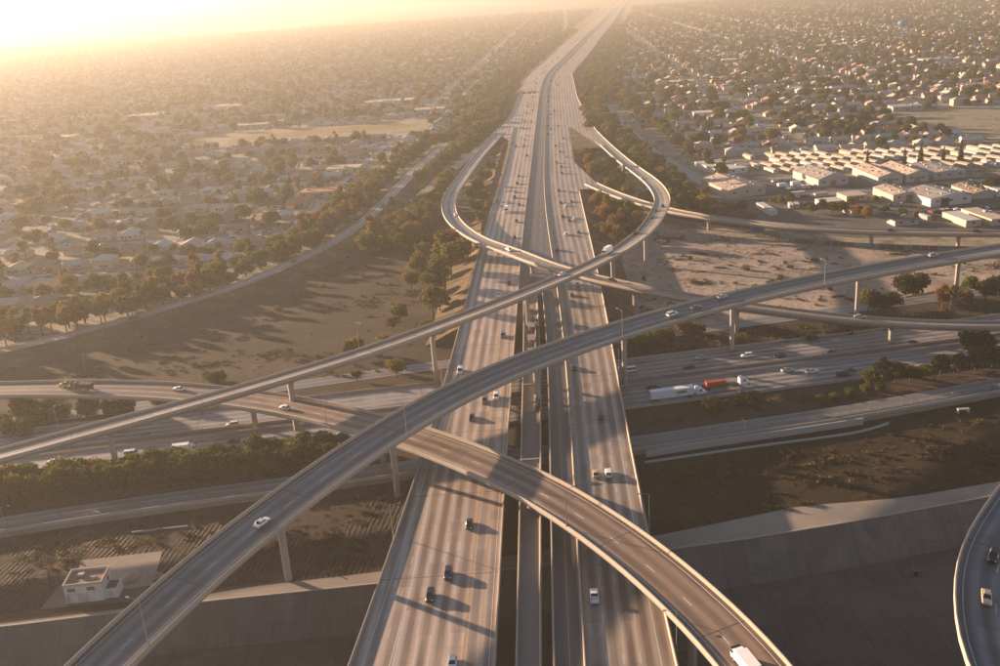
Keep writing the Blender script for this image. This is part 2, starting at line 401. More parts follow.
# ================================================================== ground, channel
CX = [-24000, -3000, -400, -260, -129, -98, -79, -43, 0, 41, 62, 90, 136, 200, 320, 500, 3000, 24000]
CY = [150, 175, 196, 202, 207, 210, 212, 214, 217, 221, 223.5, 228, 237, 250, 275, 300, 340, 340]
def chan(x): return float(np.interp(x, CX, CY))
mb = MB()
for i in range(len(CX) - 1):
    x0, x1 = CX[i], CX[i + 1]
    mb.add([(x0, CY[i], 0), (x1, CY[i + 1], 0), (x1, 26000, 0), (x0, 26000, 0)], [(0, 1, 2, 3)])
    mb.add([(x0, -3000, 0), (x1, -3000, 0), (x1, CY[i + 1] - 62, 0), (x0, CY[i] - 62, 0)], [(0, 1, 2, 3)])
structure(mb.build('ground', 'suburb_ground'))
chn = structure(empty('channel', (0, 200, -8)))
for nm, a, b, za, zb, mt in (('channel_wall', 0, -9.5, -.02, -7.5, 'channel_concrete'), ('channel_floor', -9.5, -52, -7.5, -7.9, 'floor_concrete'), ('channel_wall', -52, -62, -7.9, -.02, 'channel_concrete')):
    mb = MB()
    for i in range(len(CX) - 1):
        x0, x1 = CX[i], CX[i + 1]
        mb.add([(x0, CY[i] + b, zb), (x1, CY[i + 1] + b, zb), (x1, CY[i + 1] + a, za), (x0, CY[i] + a, za)], [(0, 1, 2, 3)])
    o = mb.build(nm, mt, chn); o.matrix_parent_inverse = Matrix.Translation((0, -200, 8))
# coping along the top of the slope
cpi = Matrix.Translation((0, -200, 8))
mb = MB()
PL = Path([(x, chan(x), 0) for x in range(-220, 260, 8)], raw=True)
loft(mb, PL, [(-.25, 0), (-.25, .28), (.25, .28), (.25, 0)])
o = mb.build('coping', 'barrier_concrete', chn); o.matrix_parent_inverse = cpi
for (px, py, dx, dz) in ((915, 570, 1.6, 1.5), (80, 655, 2.6, 2.2), (60, 640, 1.6, 1.2)):
    p = at(px, py, -6); mb = MB(); mb.box((p[0], p[1], -7.4), (dx, 1.6, dz)); mb.box((p[0], p[1] - .55, -7.2), (dx * .7, .6, dz * .8), mi=1)
    o = mb.build('drain_outlet', ['channel_concrete', 'rubber'], chn); o.matrix_parent_inverse = cpi

def sheet(name, poly, mat, z, sub=None):
    mb = MB(); mb.add([(p[0], p[1], z) for p in poly], [tuple(range(len(poly)))])
    return structure(mb.build(name, mat))
def band(name, fa, fb, xs, mat, z):
    mb = MB()
    for x0, x1 in zip(xs[:-1], xs[1:]):
        mb.add([(x0, fa(x0), z), (x1, fa(x1), z), (x1, fb(x1), z), (x0, fb(x0), z)], [(0, 1, 2, 3)])
    return structure(mb.build(name, mat))
xsL = list(np.linspace(-230, -30, 12)); xsR = list(np.linspace(30, 240, 12)); xsA = list(np.linspace(-420, 420, 30))
railf = lambda x: float(np.interp(x, [-420, -147, -123, -94, -64, -37, 41, 67, 114, 167, 260, 420], [215, 250, 257, 262, 266, 271, 276, 280, 287, 300, 325, 370]))
band('dirt_verge', lambda x: chan(x) + .3, lambda x: railf(x) + 130, xsA, 'brown_dirt', .010)
band('furrowed_field', lambda x: chan(x) + 5.5, railf, [-420] + xsL + [-20], 'furrowed_dirt', .020)
band('brown_field', lambda x: chan(x) + 6, railf, [20] + xsR + [420], 'dark_field', .020)
band('dirt_track', lambda x: chan(x) + .4, lambda x: chan(x) + float(np.interp(x, [-230, -90, -70, -20, 40, 60, 80, 110, 240], [1.5, 1.5, 4.5, 6, 7.5, 10, 12, 7, 5])), list(np.linspace(-230, 240, 50)), 'track_dirt', .030)
sheet('dirt_slope', [(-420, 330), (-60, 350), (-22, 372), (-12, 520), (-35, 700), (-70, 740), (-100, 590), (-140, 505), (-188, 450), (-236, 412), (-420, 330)][:-1], 'brown_dirt', .016)
sheet('sandy_lot', [(52, 392), (100, 391), (152, 404), (215, 424), (300, 450), (330, 470), (262, 474), (202, 497), (160, 522), (118, 566), (92, 620), (82, 610), (74, 540), (62, 470)], 'sandy_dirt', .024)
sheet('dirt_lot', [(92, 640), (120, 590), (150, 556), (165, 590), (152, 640), (146, 700), (130, 760), (112, 700)], 'brown_dirt', .022)
sheet('gravel_verge', [(40, 352), (230, 385), (330, 402), (330, 448), (215, 422), (100, 388), (50, 386)], 'brown_dirt', .019)
sheet('park', [(405, 766), (475, 902), (560, 1000), (700, 1000), (640, 760)], 'park_grass', .02)
sheet('golden_field', [(-300, 1180), (-110, 1215), (-80, 1165), (-110, 1150), (-300, 1138)], 'golden_grass', .02)
sheet('yard', [(150, 560), (200, 520), (270, 505), (420, 520), (420, 650), (330, 660), (200, 720), (160, 720), (146, 640)], 'yard_asphalt', .02)

# ================================================================== the freeway on its viaduct and embankment
KY = [60, 100, 170, 240, 300, 340, 400, 515, 640, 740, 870, 1100, 1450, 1700, 2050, 2950, 4200, 6200, 12000]
LLv = [-51, -46, -37.5, -28.5, -23, -20.5, -16.5, -10, .5, 10, 19, 33, 56, 78, 134, 266, 465, 775, 1700]
LRv = [-12, -10, -6, -3, .5, 3.5, 7.5, 14, 23, 31, 40, 57, 83, 108, 166, 306, 508, 818, 1743]
RLv = [6, 8, 12, 18, 21.5, 24.5, 27.5, 30.5, 35, 41.5, 50.5, 67, 93, 118, 177, 318, 520, 830, 1755]
RRv = [28, 29, 31, 35, 39.5, 43, 47, 54, 60, 66.5, 75.5, 92.5, 123, 154, 214, 358, 560, 870, 1795]
def sm(ky, kx):
    y = np.arange(60, 12001, 10.0); x = np.interp(y, ky, kx)
    for win in (9, 9):
        q = x.copy()
        for i in range(len(x)):
            a = min(win, i, len(x) - 1 - i); q[i] = x[i - a:i + a + 1].mean()
        x = q
    return lambda t: float(np.interp(t, y, x))
LL, LR, RL, RR = (sm(KY, v) for v in (LLv, LRv, RLv, RRv))
SL = sm([60, 170, 240, 327, 400, 470], [-7.5, -1, 2, 7, 11.5, 15]); SR = sm([60, 170, 240, 327, 400, 470], [-3, 3.4, 8, 14, 17.5, 21]); HL = sm([60, 170, 240, 327, 400, 470], [0, 6, 11, 17, 20.5, 23.5])
def zml(y): return float(np.interp(y, [0, 3000, 9000], [7, 7, 2]))
YS = list(np.arange(80, 1500, 12.0)) + list(np.arange(1500, 12001, 60.0))
fwy = structure(empty('freeway', (0, 200, 0)), 'wide elevated freeway running away from the viewer')
fpi = Matrix.Translation((0, -200, 0))
def fpart(mb, name, mat, smooth=False):
    o = mb.build(name, mat, fwy, smooth); o.matrix_parent_inverse = fpi; return o
def deckstrip(name, fa, fb, uref, mat, y0, y1, dz=0):
    mb = MB(); ys = [y for y in YS if y0 <= y <= y1]
    if ys[0] > y0: ys = [y0] + ys
    if ys[-1] < y1: ys = ys + [y1]
    vs = []; uv = []
    for y in ys:
        for f in (fa, fb):
            x = f(y); vs.append((x, y, zml(y) + dz)); uv.append((uref(x, y), y))
    mb.add(vs, [(2 * i, 2 * i + 1, 2 * i + 3, 2 * i + 2) for i in range(len(ys) - 1)], uv)
    return fpart(mb, name, mat)
deckstrip('road_surface', LL, LR, lambda x, y: (LR(y) - x - 6.7) / 3.6, 'freeway_concrete', 80, 12000)
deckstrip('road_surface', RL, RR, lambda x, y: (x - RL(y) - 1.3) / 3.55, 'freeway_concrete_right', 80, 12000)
deckstrip('busway_surface', SL, SR, lambda x, y: (x - SL(y)) / 6.0 + .5, 'median_concrete', 80, 440)
deckstrip('busway_surface', HL, lambda y: RL(y) - .5, lambda x, y: (x - HL(y)) / 3.4, 'hov_asphalt', 80, 440)
deckstrip('busway_surface', lambda y: LR(y) + .5, lambda y: RL(y) - .5, lambda x, y: (x - LR(y)) / 3.6, 'hov_asphalt', 440, 12000)
def epath(f, y0, y1): return Path([(f(y), y, zml(y)) for y in YS if y0 <= y <= y1], raw=True)
BARR = lambda h=.95: [(-.28, -.02), (-.12, h), (.12, h), (.28, -.02)]
for f, y0, y1, o in ((LL, 80, 1040, -.25), (RR, 80, 672, .25), (LR, 80, 12000, -.25), (RL, 80, 12000, -.25), (SL, 80, 440, 0), (SR, 80, 440, 0), (HL, 80, 440, 0)):
    mb = MB(); P = epath(f, y0, y1); loft(mb, P, [(a + o, b) for a, b in BARR()]); fpart(mb, 'barrier', 'barrier_concrete')
# bridge girders under the near decks
for fa, fb in ((LL, LR), (SL, SR), (HL, RL), (RL, RR)):
    mb = MB(); ys = [y for y in YS if y <= 392]
    if fa is RL: fa = lambda y: RL(y) + .3
    sec = []
    for y in ys:
        a, b = fa(y) - .3, fb(y) + .3; z = 7
        sec.append([(a, y, z - .06), (b, y, z - .06), (b, y, z - .75), (b - 1.4, y, z - 1.9), (a + 1.4, y, z - 1.9), (a, y, z - .75)])
    vs = [p for r_ in sec for p in r_]; k = 6
    fs = [(i * k + j, i * k + (j + 1) % k, (i + 1) * k + (j + 1) % k, (i + 1) * k + j) for i in range(len(ys) - 1) for j in range(k)]
    fs += [tuple(range(k)), tuple((len(ys) - 1) * k + j for j in range(k))[::-1]]
    mb.add(vs, fs); fpart(mb, 'girder', 'girder_concrete')
colm = MB(); colm.tube([(0, 0, -.5), (0, 0, 5.2)], [.75, .75], 12); colmesh = colm.data('column', 'column_concrete')
for y in (150, 172, 216, 246, 274, 292, 332, 372):
    for f, o in ((LL, 4), (LL, 12), (LR, -4), (SL, 2.5), (RL, 3), (RR, -3), (HL, 3)):
        if chan(f(y) + o) - 64 < y < chan(f(y) + o) + 1: zb = -8
        else: zb = 0
        c = obj('column', colmesh, fwy, (f(y) + o, y, zb)); c.matrix_parent_inverse = fpi; c.scale = (1, 1, (5.4 - zb) / 5.2)
# embankment under the far part
mb = MB(); ys = [y for y in YS if y >= 390]
vs = []
for y in ys:
    z = zml(y); a, b = LL(y), RR(y)
    vs += [(a - 15, y, 0), (a - 1.2, y, z - .25), (a + .1, y, z - .06), (b - .1, y, z - .06), (b + 1.2, y, z - .25), (b + 15, y, 0)]
fs = [(i * 6 + j, i * 6 + j + 1, i * 6 + j + 7, i * 6 + j + 6) for i in range(len(ys) - 1) for j in range(5)] + [(5, 4, 3, 2, 1, 0)]
mb.add(vs, fs); structure(mb.build('embankment', 'slope_dirt'))
# painted lines
def xline(mb, fx, wd, y0, y1, dash=None, mi=0):
    if dash: segs = [(y, y + dash[0]) for y in np.arange(y0, y1, dash[1])]
    else:
        st = np.arange(y0, y1, 12.0); segs = list(zip(st[:-1], st[1:]))
    for a, b in segs:
        xa, xb = fx(a), fx(b)
        mb.add([(xa - wd / 2, a, zml(a) + .012), (xa + wd / 2, a, zml(a) + .012), (xb + wd / 2, b, zml(b) + .012), (xb - wd / 2, b, zml(b) + .012)], [(0, 1, 2, 3)], mi=mi)
lm = MB(); D_ = (3.6, 14.6)
for k in (1, 2, 3): xline(lm, lambda y, k=k: LR(y) - 6.7 - 3.6 * k, .17, 80, 1100, D_)
xline(lm, lambda y: LL(y) + 3.0, .2, 80, 1030)
xline(lm, lambda y: LL(y) + 6.6, .17, 80, 225, D_)
xline(lm, lambda y: LR(y) - 17.5 - float(np.interp(y, [80, 198, 270], [5.6, 3.6, 3.4])), .2, 80, 420)
xline(lm, lambda y: LR(y) - 17.5 - float(np.interp(y, [80, 198], [8.6, 3.75])), .2, 80, 198)
xline(lm, lambda y: LR(y) - 1.0, .15, 80, 1400)
xline(lm, lambda y: LR(y) - 6.1, .15, 80, 1400)
for k in (1, 2, 3): xline(lm, lambda y, k=k: RL(y) + 1.3 + 3.55 * k, .17, 80, 1100, D_)
xline(lm, lambda y: RL(y) + 1.3 + 3.55 * 4, .17, 430, 1100, D_)
xline(lm, lambda y: RR(y) - 3.3, .2, 80, 690)
xline(lm, lambda y: (LR(y) + RL(y)) / 2 - 3, .16, 445, 1000, (3.6, 18)); xline(lm, lambda y: (LR(y) + RL(y)) / 2 + 3, .16, 445, 1000, (3.6, 18))
fpart(lm, 'lane_marking', 'white_paint')['kind'] = 'stuff'
ym = MB()
xline(ym, lambda y: LR(y) - 6.75, .28, 80, 1400); xline(ym, lambda y: LR(y) - 6.35, .18, 80, 1400); xline(ym, lambda y: LR(y) - 3.2, .16, 80, 380)
xline(ym, lambda y: RL(y) + 1.2, .25, 80, 1400); xline(ym, lambda y: HL(y) + 3.3, .18, 80, 430)
fpart(ym, 'lane_marking', 'yellow_paint')['kind'] = 'stuff'
# boarding platform pieces on the median strip
st = empty('transit_platform', (12, 345, 7)); tag(st, 'pale concrete boarding platform in the freeway median between two flyovers', 'platform')
for y in (352, 368, 384, 396, 408):
    mb = MB(); xm = (SL(y) + SR(y)) / 2 - 12; mb.box((xm, y - 345, .0), (1.8, 5.5, 2.2)); mb.box((xm, y - 345, 2.2), (2.9, 7.0, .2))
    mb.build('shelter', 'median_concrete', st)
mb = MB(); mb.box((.6, 0, 0.0), (.5, 90, 1.5), R(-3.5)); mb.build('parapet', 'barrier_concrete', st)
for y, z in ((258, 2.2), (300, 2.2), (316, 1.6)):
    mb = MB(); xm = (SL(y) + SR(y)) / 2; mb.box((0, 0, 0), (.35, .35, 3.2)); mb.box((0, 0, 3.2), (5.4, .8, .3)); mb.box((2.2, 0, 2.2), (.6, .6, 1.0))
    o = mb.build('overhead_frame', 'girder_concrete'); o.location = (xm, y, 7); tag(o, f'{ {258: "nearest", 300: "middle", 316: "farthest"}[y]} dark T-shaped post on the freeway median strip', 'post', 'posts on the median strip')

# ================================================================== flyovers and ramps
def ramp_bridge(name, label, ctrl, width, mat, cols=(), lines=2, cw=1.0, first=None, depth=2.0, trim=None):
    P = Path(ctrl); P.bank(); root = empty(name, (P.p[len(P.p) // 2][0], P.p[len(P.p) // 2][1], 0)); tag(root, label, 'bridge', 'flyovers and ramps of the interchange')
    pin = Matrix.Translation(-root.location); h = width / 2
    def part(mb, nm, mt, sm_=False):
        o = mb.build(nm, mt, root, sm_); o.matrix_parent_inverse = pin; return o
    lanew = 3.65; c0 = lanew * lines / 2
    mb = MB(); loft(mb, P, [(-h, 0), (h, 0)], closed=False, uv=[(-h + c0 + (.6 if lines == 2 else 0)) / lanew, (h + c0 + (.6 if lines == 2 else 0)) / lanew]); part(mb, 'road_surface', mat)
    mb = MB(); loft(mb, P, [(-h - .12, -.05), (-h - .12, -.55), (-h + 1.6, -.8), (-h + 2.4, -depth), (h - 2.4, -depth), (h - 1.6, -.8), (h + .12, -.55), (h + .12, -.05)]); part(mb, 'girder', 'girder_concrete')
    for s_ in (-1, 1):
        i0_, i1_ = 0, len(P.p)
        if trim and s_ == 1:                                        # inner parapet stops where the ramp joins the carriageway
            ok = [i for i in range(len(P.p)) if P.p[i][1] < trim]; i0_, i1_ = ok[0], ok[-1] + 1
        mb = MB(); loft(mb, P, [(s_ * (h - .08) + a, b) for a, b in BARR(.9)], i0=i0_, i1=i1_); part(mb, 'barrier', 'barrier_concrete')
    lm = MB()
    stripe(lm, P, h - 1.4, .16, .012); stripe(lm, P, -h + 1.8, .16, .012)
    if lines == 2: stripe(lm, P, -.6, .17, .012, dash=(3.6, 14.6))
    part(lm, 'lane_marking', 'white_paint')['kind'] = 'stuff'
    for (x, y, zb) in cols:
        i = P.near(x, y); q = P.p[i]; a = P.heading(i); H = q[2] - depth + .05 - zb
        mb = MB()
        prof = [(0, .95 * cw, .95 * cw), (max(.5, H - 4.0), .95 * cw, .95 * cw), (H - 1.6, 1.15 * cw, 1.0 * cw), (H, 2.5 * cw, 1.05 * cw)]
        vs = []; n8 = 8
        for z, rx, ry in prof:
            for k in range(n8):
                t = 2 * math.pi * (k + .5) / n8; vs.append((rx * 1.08 * math.cos(t), ry * 1.08 * math.sin(t), z))
        fs = [(i_ * n8 + k, i_ * n8 + (k + 1) % n8, (i_ + 1) * n8 + (k + 1) % n8, (i_ + 1) * n8 + k) for i_ in range(len(prof) - 1) for k in range(n8)] + [tuple(range(n8))[::-1]]
        mb.add(vs, fs)
        c = part(mb, 'column', 'column_concrete'); c.location = (q[0], q[1], zb); c.rotation_euler = (0, 0, a + math.pi / 2)
    return P
PA = ramp_bridge('flyover_ramp', 'grey two-lane flyover sweeping from the lower left corner to the right edge',
    [(-99, 112, 18), (-92, 138, 18.6), (-84, 163, 19.2), (-77, 182, 19.6), (-67, 205, 20.1), (-53, 231, 20.6), (-36, 258, 21.3), (-12, 288, 22), (18, 315, 21.9), (53, 340, 21.6), (93, 363, 21.1), (137, 384, 20.1), (182, 402, 19.0), (228, 417, 18), (300, 440, 16.5), (400, 468, 14)],
    12.2, 'flyover_concrete', [(-80, 172, -7), (-57, 219, 0), (-31, 259, 0), (9, 309, 0), (47, 335, 0), (94, 362, 0), (150, 390, 0), (205, 410, 0), (265, 430, 0)])
PB = ramp_bridge('flyover_ramp', 'sunlit flyover rising from the left edge and curling round to join the freeway',
    [(-330, 212, 8), (-270, 233, 9.5), (-210, 256, 12), (-160, 275, 15), (-142, 283, 16.2), (-124, 290.5, 17.4), (-106, 298, 18.6), (-87, 307, 19.7), (-67, 318, 20.8), (-47, 332, 21.3), (-26, 350, 21.7), (-2, 373, 22), (24, 402, 21.6), (53, 440, 20.6), (79, 492, 18.8), (94, 541, 17), (104, 580, 15.2), (108.5, 616, 13.6), (110.5, 651, 12.4), (110, 690, 11.2), (108.5, 730, 10), (107, 775, 8.9), (105.5, 840, 8.0), (104.5, 900, 7.4), (104, 965, 7.08)],
    9.4, 'curve_concrete', [(-220, 252, 0), (-131, 296, 0), (-75, 315, 0), (-25, 349, 0), (13, 390, 7), (57, 446, 0), (81, 497, 0), (98, 556, 0), (109, 630, 0), (109.5, 691, 0), (107, 770, 0)], lines=1, trim=872)
PC = ramp_bridge('flyover_ramp', 'brown ramp crossing over the freeway and down to the lower right corner',
    [(-330, 368, 8), (-250, 360, 8.5), (-194, 351, 9), (-174, 347.5, 9.3), (-150, 342, 9.6), (-126, 335, 10), (-102, 325, 10.3), (-79, 312.5, 10.9), (-58, 297.5, 11.8), (-38, 281, 12.8), (-21, 265, 13.4), (-5, 247.5, 13.9), (8, 231, 14.4), (19, 214, 14.5), (28, 197.5, 14.5), (35, 182, 14.5), (41, 166, 14.5), (46, 148, 14.5), (49, 128, 14.5), (51, 100, 14.5)],
    12.4, 'brown_concrete', [(-250, 360, 0), (-150, 342, 0), (-87, 317, 0), (-42, 284, 0), (6, 233, 7), (38, 174, -7.5), (50, 110, 0)])
PD = ramp_bridge('flyover_ramp', 'loop ramp leaving the freeway at left, curling under the sunlit flyover to the right',
    [(14.5, 1003, 7.1), (4, 925, 8), (-7, 852, 9), (-20, 735, 10.5), (-27, 672, 11.2), (-28, 628, 11.6), (-24, 584, 12), (-15, 546, 12.3), (-4, 516, 12.8), (11, 487, 13.5), (22, 463, 14), (39, 437, 14), (57, 416, 13.8), (75, 399, 13.2), (92, 386.5, 12.5), (109, 377, 11.3), (126, 368.5, 10.2), (143, 362, 9), (160, 357, 8), (180, 353, 7.1), (215, 350, 5.5), (280, 352, 3)],
    9.0, 'curve_concrete', [(-24, 590, 0), (-11, 533, 3), (18, 470, 7), (60, 412, 0), (97, 383, 0), (151, 359, 0)], lines=1, trim=938)
PE = ramp_bridge('flyover_ramp', 'low exit ramp curving off the right carriageway towards the warehouses and right edge',
    [(72.5, 694, 7.08), (77, 676, 7.12), (84, 651, 7.2), (97, 614, 7.3), (112, 584, 7.4), (128, 562, 7.5), (145, 543, 7.7), (161, 528, 7.9), (177, 515.5, 8), (193, 505, 8.1), (210, 497, 8.2), (226, 490, 8.3), (257, 478, 8.5), (330, 458, 8), (420, 440, 7)],
    9.6, 'curve_concrete', [(90, 634, 0), (128, 562, 0), (163, 526, 0), (201, 501, 0), (240, 484, 0)], lines=1, depth=1.7)
PF = ramp_bridge('flyover_ramp', 'dark curved flyover cut off by the lower right corner of the frame',
    [(78, 95, 25), (80, 118, 25), (83, 138, 25), (88, 152, 25), (94, 164, 25), (101.5, 175, 25), (111, 186, 25), (123, 199, 25), (145, 217, 25), (180, 240, 24.5), (240, 270, 24)],
    13.0, 'flyover_concrete', [(92, 161, -7.7), (150, 222, 0)])
gB = lambda y: float(np.interp(y, [860, 960, 1100, 1300, 1700], [104.5, 108.2, 112, 122, 152]))
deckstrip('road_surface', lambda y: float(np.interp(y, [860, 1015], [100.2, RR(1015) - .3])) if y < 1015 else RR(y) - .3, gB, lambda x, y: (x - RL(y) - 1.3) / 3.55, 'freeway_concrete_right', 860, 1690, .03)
mb = MB(); loft(mb, epath(gB, 960, 1690), BARR()); fpart(mb, 'barrier', 'barrier_concrete')
gD = lambda y: float(np.interp(y, [935, 1000, 1150, 1420], [LL(935), 9.6, 30.5, 54.5]))
deckstrip('road_surface', gD, lambda y: LL(y) + .4, lambda x, y: (LR(y) - x - 6.7) / 3.6, 'freeway_concrete', 935, 1415, .03)
mb = MB(); loft(mb, epath(gD, 1075, 1415), BARR()); fpart(mb, 'barrier', 'barrier_concrete')
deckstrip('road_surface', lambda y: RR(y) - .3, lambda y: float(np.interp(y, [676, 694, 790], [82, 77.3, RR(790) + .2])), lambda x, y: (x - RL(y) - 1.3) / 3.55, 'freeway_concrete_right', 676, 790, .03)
mb = MB(); ys = [y for y in YS if 860 <= y <= 1690]; vs = []
for y in ys: vs += [(RR(y) - .5, y, 6.9), (gB(y) + 1, y, 6.9), (gB(y) + 14, y, 0)]
mb.add(vs, [(i * 3 + j, i * 3 + j + 1, i * 3 + j + 4, i * 3 + j + 3) for i in range(len(ys) - 1) for j in range(2)]); structure(mb.build('embankment', 'slope_dirt'))
# ================================================================== roads at ground level
def road(name, ctrl, width, mat, z=None, lanes=2, median=None, dash=True, label=None, bar=(), edge=True, step=8):
    P = Path(ctrl, step); root = structure(empty(name, tuple(P.p[len(P.p) // 2])), label)
    pin = Matrix.Translation(-root.location)
    def part(mb, nm, mt):
        o = mb.build(nm, mt, root); o.matrix_parent_inverse = pin; return o
    h = width / 2; lw = width / max(lanes, 1)
    mb = MB(); loft(mb, P, [(-h, 0), (h, 0)], closed=False, uv=[-h / lw + 20, h / lw + 20]); part(mb, 'road_surface', mat)
    if dash:
        lm = MB()
        for k in range(1, lanes):
            stripe(lm, P, -h + k * lw, .16, .014, dash=(3.6, 14.6))
        if edge: stripe(lm, P, h - .5, .15, .014); stripe(lm, P, -h + .5, .15, .014)
        part(lm, 'lane_marking', 'white_paint')['kind'] = 'stuff'
    for o_ in bar:
        mb = MB(); loft(mb, P, [(o_ + a, b) for a, b in BARR(.9)]); part(mb, 'barrier', 'barrier_concrete')
    return P
def shift(P, off, z): return [(p[0] + n[0] * off, p[1] + n[1] * off, z) for p, n in zip(P.p[::4], P.n[::4])]
P105 = Path([(-600, 262, .05), (-400, 285, .05), (-200, 305, .05), (-100, 317, .05), (0, 329, .05), (100, 343, .05), (200, 356, .05), (400, 388, .05), (700, 430, .05)], 8)
PN = road('cross_freeway', shift(P105, -12.5, .05), 20, 'cross_concrete', lanes=5, bar=(-10.2, 9.8), label='near carriageway of the cross freeway under the viaduct')
PX = road('cross_freeway', shift(P105, 12.5, .05), 20, 'cross_concrete', lanes=5, bar=(-9.8, 10.2), label='far carriageway of the cross freeway under the viaduct')
road('rail_track_bed', shift(P105, 0, .04), 4.6, 'service_asphalt', lanes=1, dash=False)
mb = MB()
for o_ in (-1.5, -.2, .9, 2.2): loft(mb, P105, [(o_ - .05, .02), (o_ - .05, .22), (o_ + .05, .22), (o_ + .05, .02)])
tag(mb.build('rail_track', 'steel'), 'pair of steel rail tracks in the median of the cross freeway', 'rail track')
PS = road('side_road', [(-420, 305, .06), (-260, 328, .06), (-120, 350, .06), (-27, 368, .06), (60, 385, .06), (184, 407, .06), (320, 432, .06), (520, 470, .06)], 9, 'service_asphalt', lanes=2, label='side road just beyond the cross freeway')
PR = road('service_road', [(-420, 227, 1.6), (-300, 236, 1.6), (-200, 248, 1.6), (-150, 257, 1.6), (-123, 262, 1.6), (-94, 266.5, 1.6), (-64, 270.5, 1.6), (-37, 275, 1.6), (0, 279, 1.6), (41, 281, 1.6), (67, 286, 1.6), (114, 293.5, 1.6), (167, 306, 1.6), (260, 331, 1.6), (420, 376, 1.6)], 10, 'service_asphalt', lanes=2, dash=False, bar=(-4.8,), label='raised service road beside the cross freeway')
mb = MB(); loft(mb, PR, [(-5.2, -1.7), (-5.2, -.03), (5.2, -.03), (8.5, -1.7)]); structure(mb.build('road_embankment', 'track_dirt'))
gr = MB(); loft(gr, PR, [(-.06, .45), (-.06, .75), (.06, .75), (.06, .45)])
g = empty('guard_rail', (0, 279, 1.6)); tag(g, 'long steel guard rail down the middle of the service road', 'guard rail'); gp = Matrix.Translation((0, -279, -1.6))
o = gr.build('rail', 'steel', g); o.matrix_parent_inverse = gp
pm = MB(); pm.box((0, 0, 0), (.16, .16, .75)); pmesh = pm.data('post', 'steel')
for k, s_ in enumerate(np.arange(250, PR.s[-1] - 200, 4.0)):
    q = PR.at(s_)
    if inframe(q, 5):
        o = obj('post', pmesh, g, tuple(q)); o.matrix_parent_inverse = gp
rw = MB(); Pw = Path([(43, 274.5, 0), (67, 279, 0), (90, 282.5, 0), (116, 287, 0)], 4)
loft(rw, Pw, [(-.3, 0), (-.3, 2.3), (.2, 2.3), (.2, 0)]); tag(rw.build('retaining_wall', 'pale_concrete'), 'pale concrete retaining wall beside the service road right of the viaduct', 'wall')
rk = MB(); loft(rk, Path([(42, 270.5, 0), (67, 274.5, 0), (92, 278, 0), (113, 281, 0), (124, 286, 0)], 4), [(-.4, 0), (-.4, .5), (.4, .5), (.4, 0)]); tag(rk.build('concrete_kerb', 'pale_concrete'), 'thin pale kerb curving in front of the retaining wall', 'kerb')
PFR = road('frontage_road', [(-420, 310, 3.6), (-300, 370, 3.6), (-228, 414, 3.6), (-203, 431, 3.6), (-181, 449, 3.6), (-155, 477, 3.6), (-134, 503, 3.6), (-114, 543, 3.6), (-93, 598, 3.6), (-78, 690, 3.6), (-66, 800, 3.6), (-55, 880, 3.6), (-40, 980, 3.6)], 8.5, 'curve_concrete', lanes=2, dash=False, label='pale frontage road along the edge of the left suburb')
mb = MB(); loft(mb, PFR, [(-19, -3.62), (-4.8, -.04), (4.8, -.04), (11, -3.62)], closed=False); structure(mb.build('road_embankment', 'slope_dirt'))
P1 = road('exit_road', [(20, 1060, 6.6), (2, 960, 5.5), (-16, 880, 4.2), (-36, 800, 2.4), (-48, 750, 1.2), (-60, 690, .6), (-70, 640, .4)], 8, 'curve_concrete', lanes=2)
mb = MB(); loft(mb, P1, [(-7, lambda i: 0), (-4.2, -.05), (4.2, -.05), (7, lambda i: 0)], closed=False); structure(mb.build('road_embankment', 'slope_dirt'))
road('side_street', [(150, 1250, .05), (146, 1000, .05), (145, 871, .05), (149, 808, .05), (156, 720, .05), (160, 668, .05), (163, 640, .05)], 10, 'street_asphalt', label='street running away beside the curling flyover')
road('side_street', [(112, 700, .055), (140, 664, .055), (179, 639, .055), (226, 640, .055), (274, 644, .055), (343, 646, .055), (440, 650, .055)], 9, 'street_asphalt', label='street in front of the warehouses')
road('side_street', [(405, 766, .05), (418, 920, .05), (430, 1100, .05), (450, 1400, .05)], 7, 'track_dirt', dash=False, label='pale path beside the park at the right edge')
road('side_street', [(190, 700, .056), (270, 708, .056), (330, 694, .056), (440, 672, .056)], 8, 'street_asphalt', dash=False, label='street between warehouses and mobile homes')
# ================================================================== vehicles
def frustum(mb, x0, x1, w0, z0, X0, X1, W1, z1, mi=0, top=True, bottom=False):
    v = [(x0, -w0, z0), (x1, -w0, z0), (x1, w0, z0), (x0, w0, z0), (X0, -W1, z1), (X1, -W1, z1), (X1, W1, z1), (X0, W1, z1)]
    f = [(0, 1, 5, 4), (1, 2, 6, 5), (2, 3, 7, 6), (3, 0, 4, 7)]
    if top: f.append((4, 5, 6, 7))
    if bottom: f.append((3, 2, 1, 0))
    mb.add(v, f, mi=mi)
def hull(mb, secs, mi=0):
    """body from cross sections (x, half width, z bottom, z shoulder, z top)"""
    vs = []; k = 8
    for x, hw, zb, zs, zt in secs:
        vs += [(x, -hw * .9, zb), (x, -hw, zb + .15), (x, -hw, zs), (x, -hw * .84, zt), (x, hw * .84, zt), (x, hw, zs), (x, hw, zb + .15), (x, hw * .9, zb)]
    fs = [(i * k + j, (i + 1) * k + j, (i + 1) * k + (j + 1) % k, i * k + (j + 1) % k) for i in range(len(secs) - 1) for j in range(k)]
    fs += [tuple(range(k)), tuple((len(secs) - 1) * k + j for j in range(k))[::-1]]
    mb.add(vs, [f[::-1] for f in fs], mi=mi)
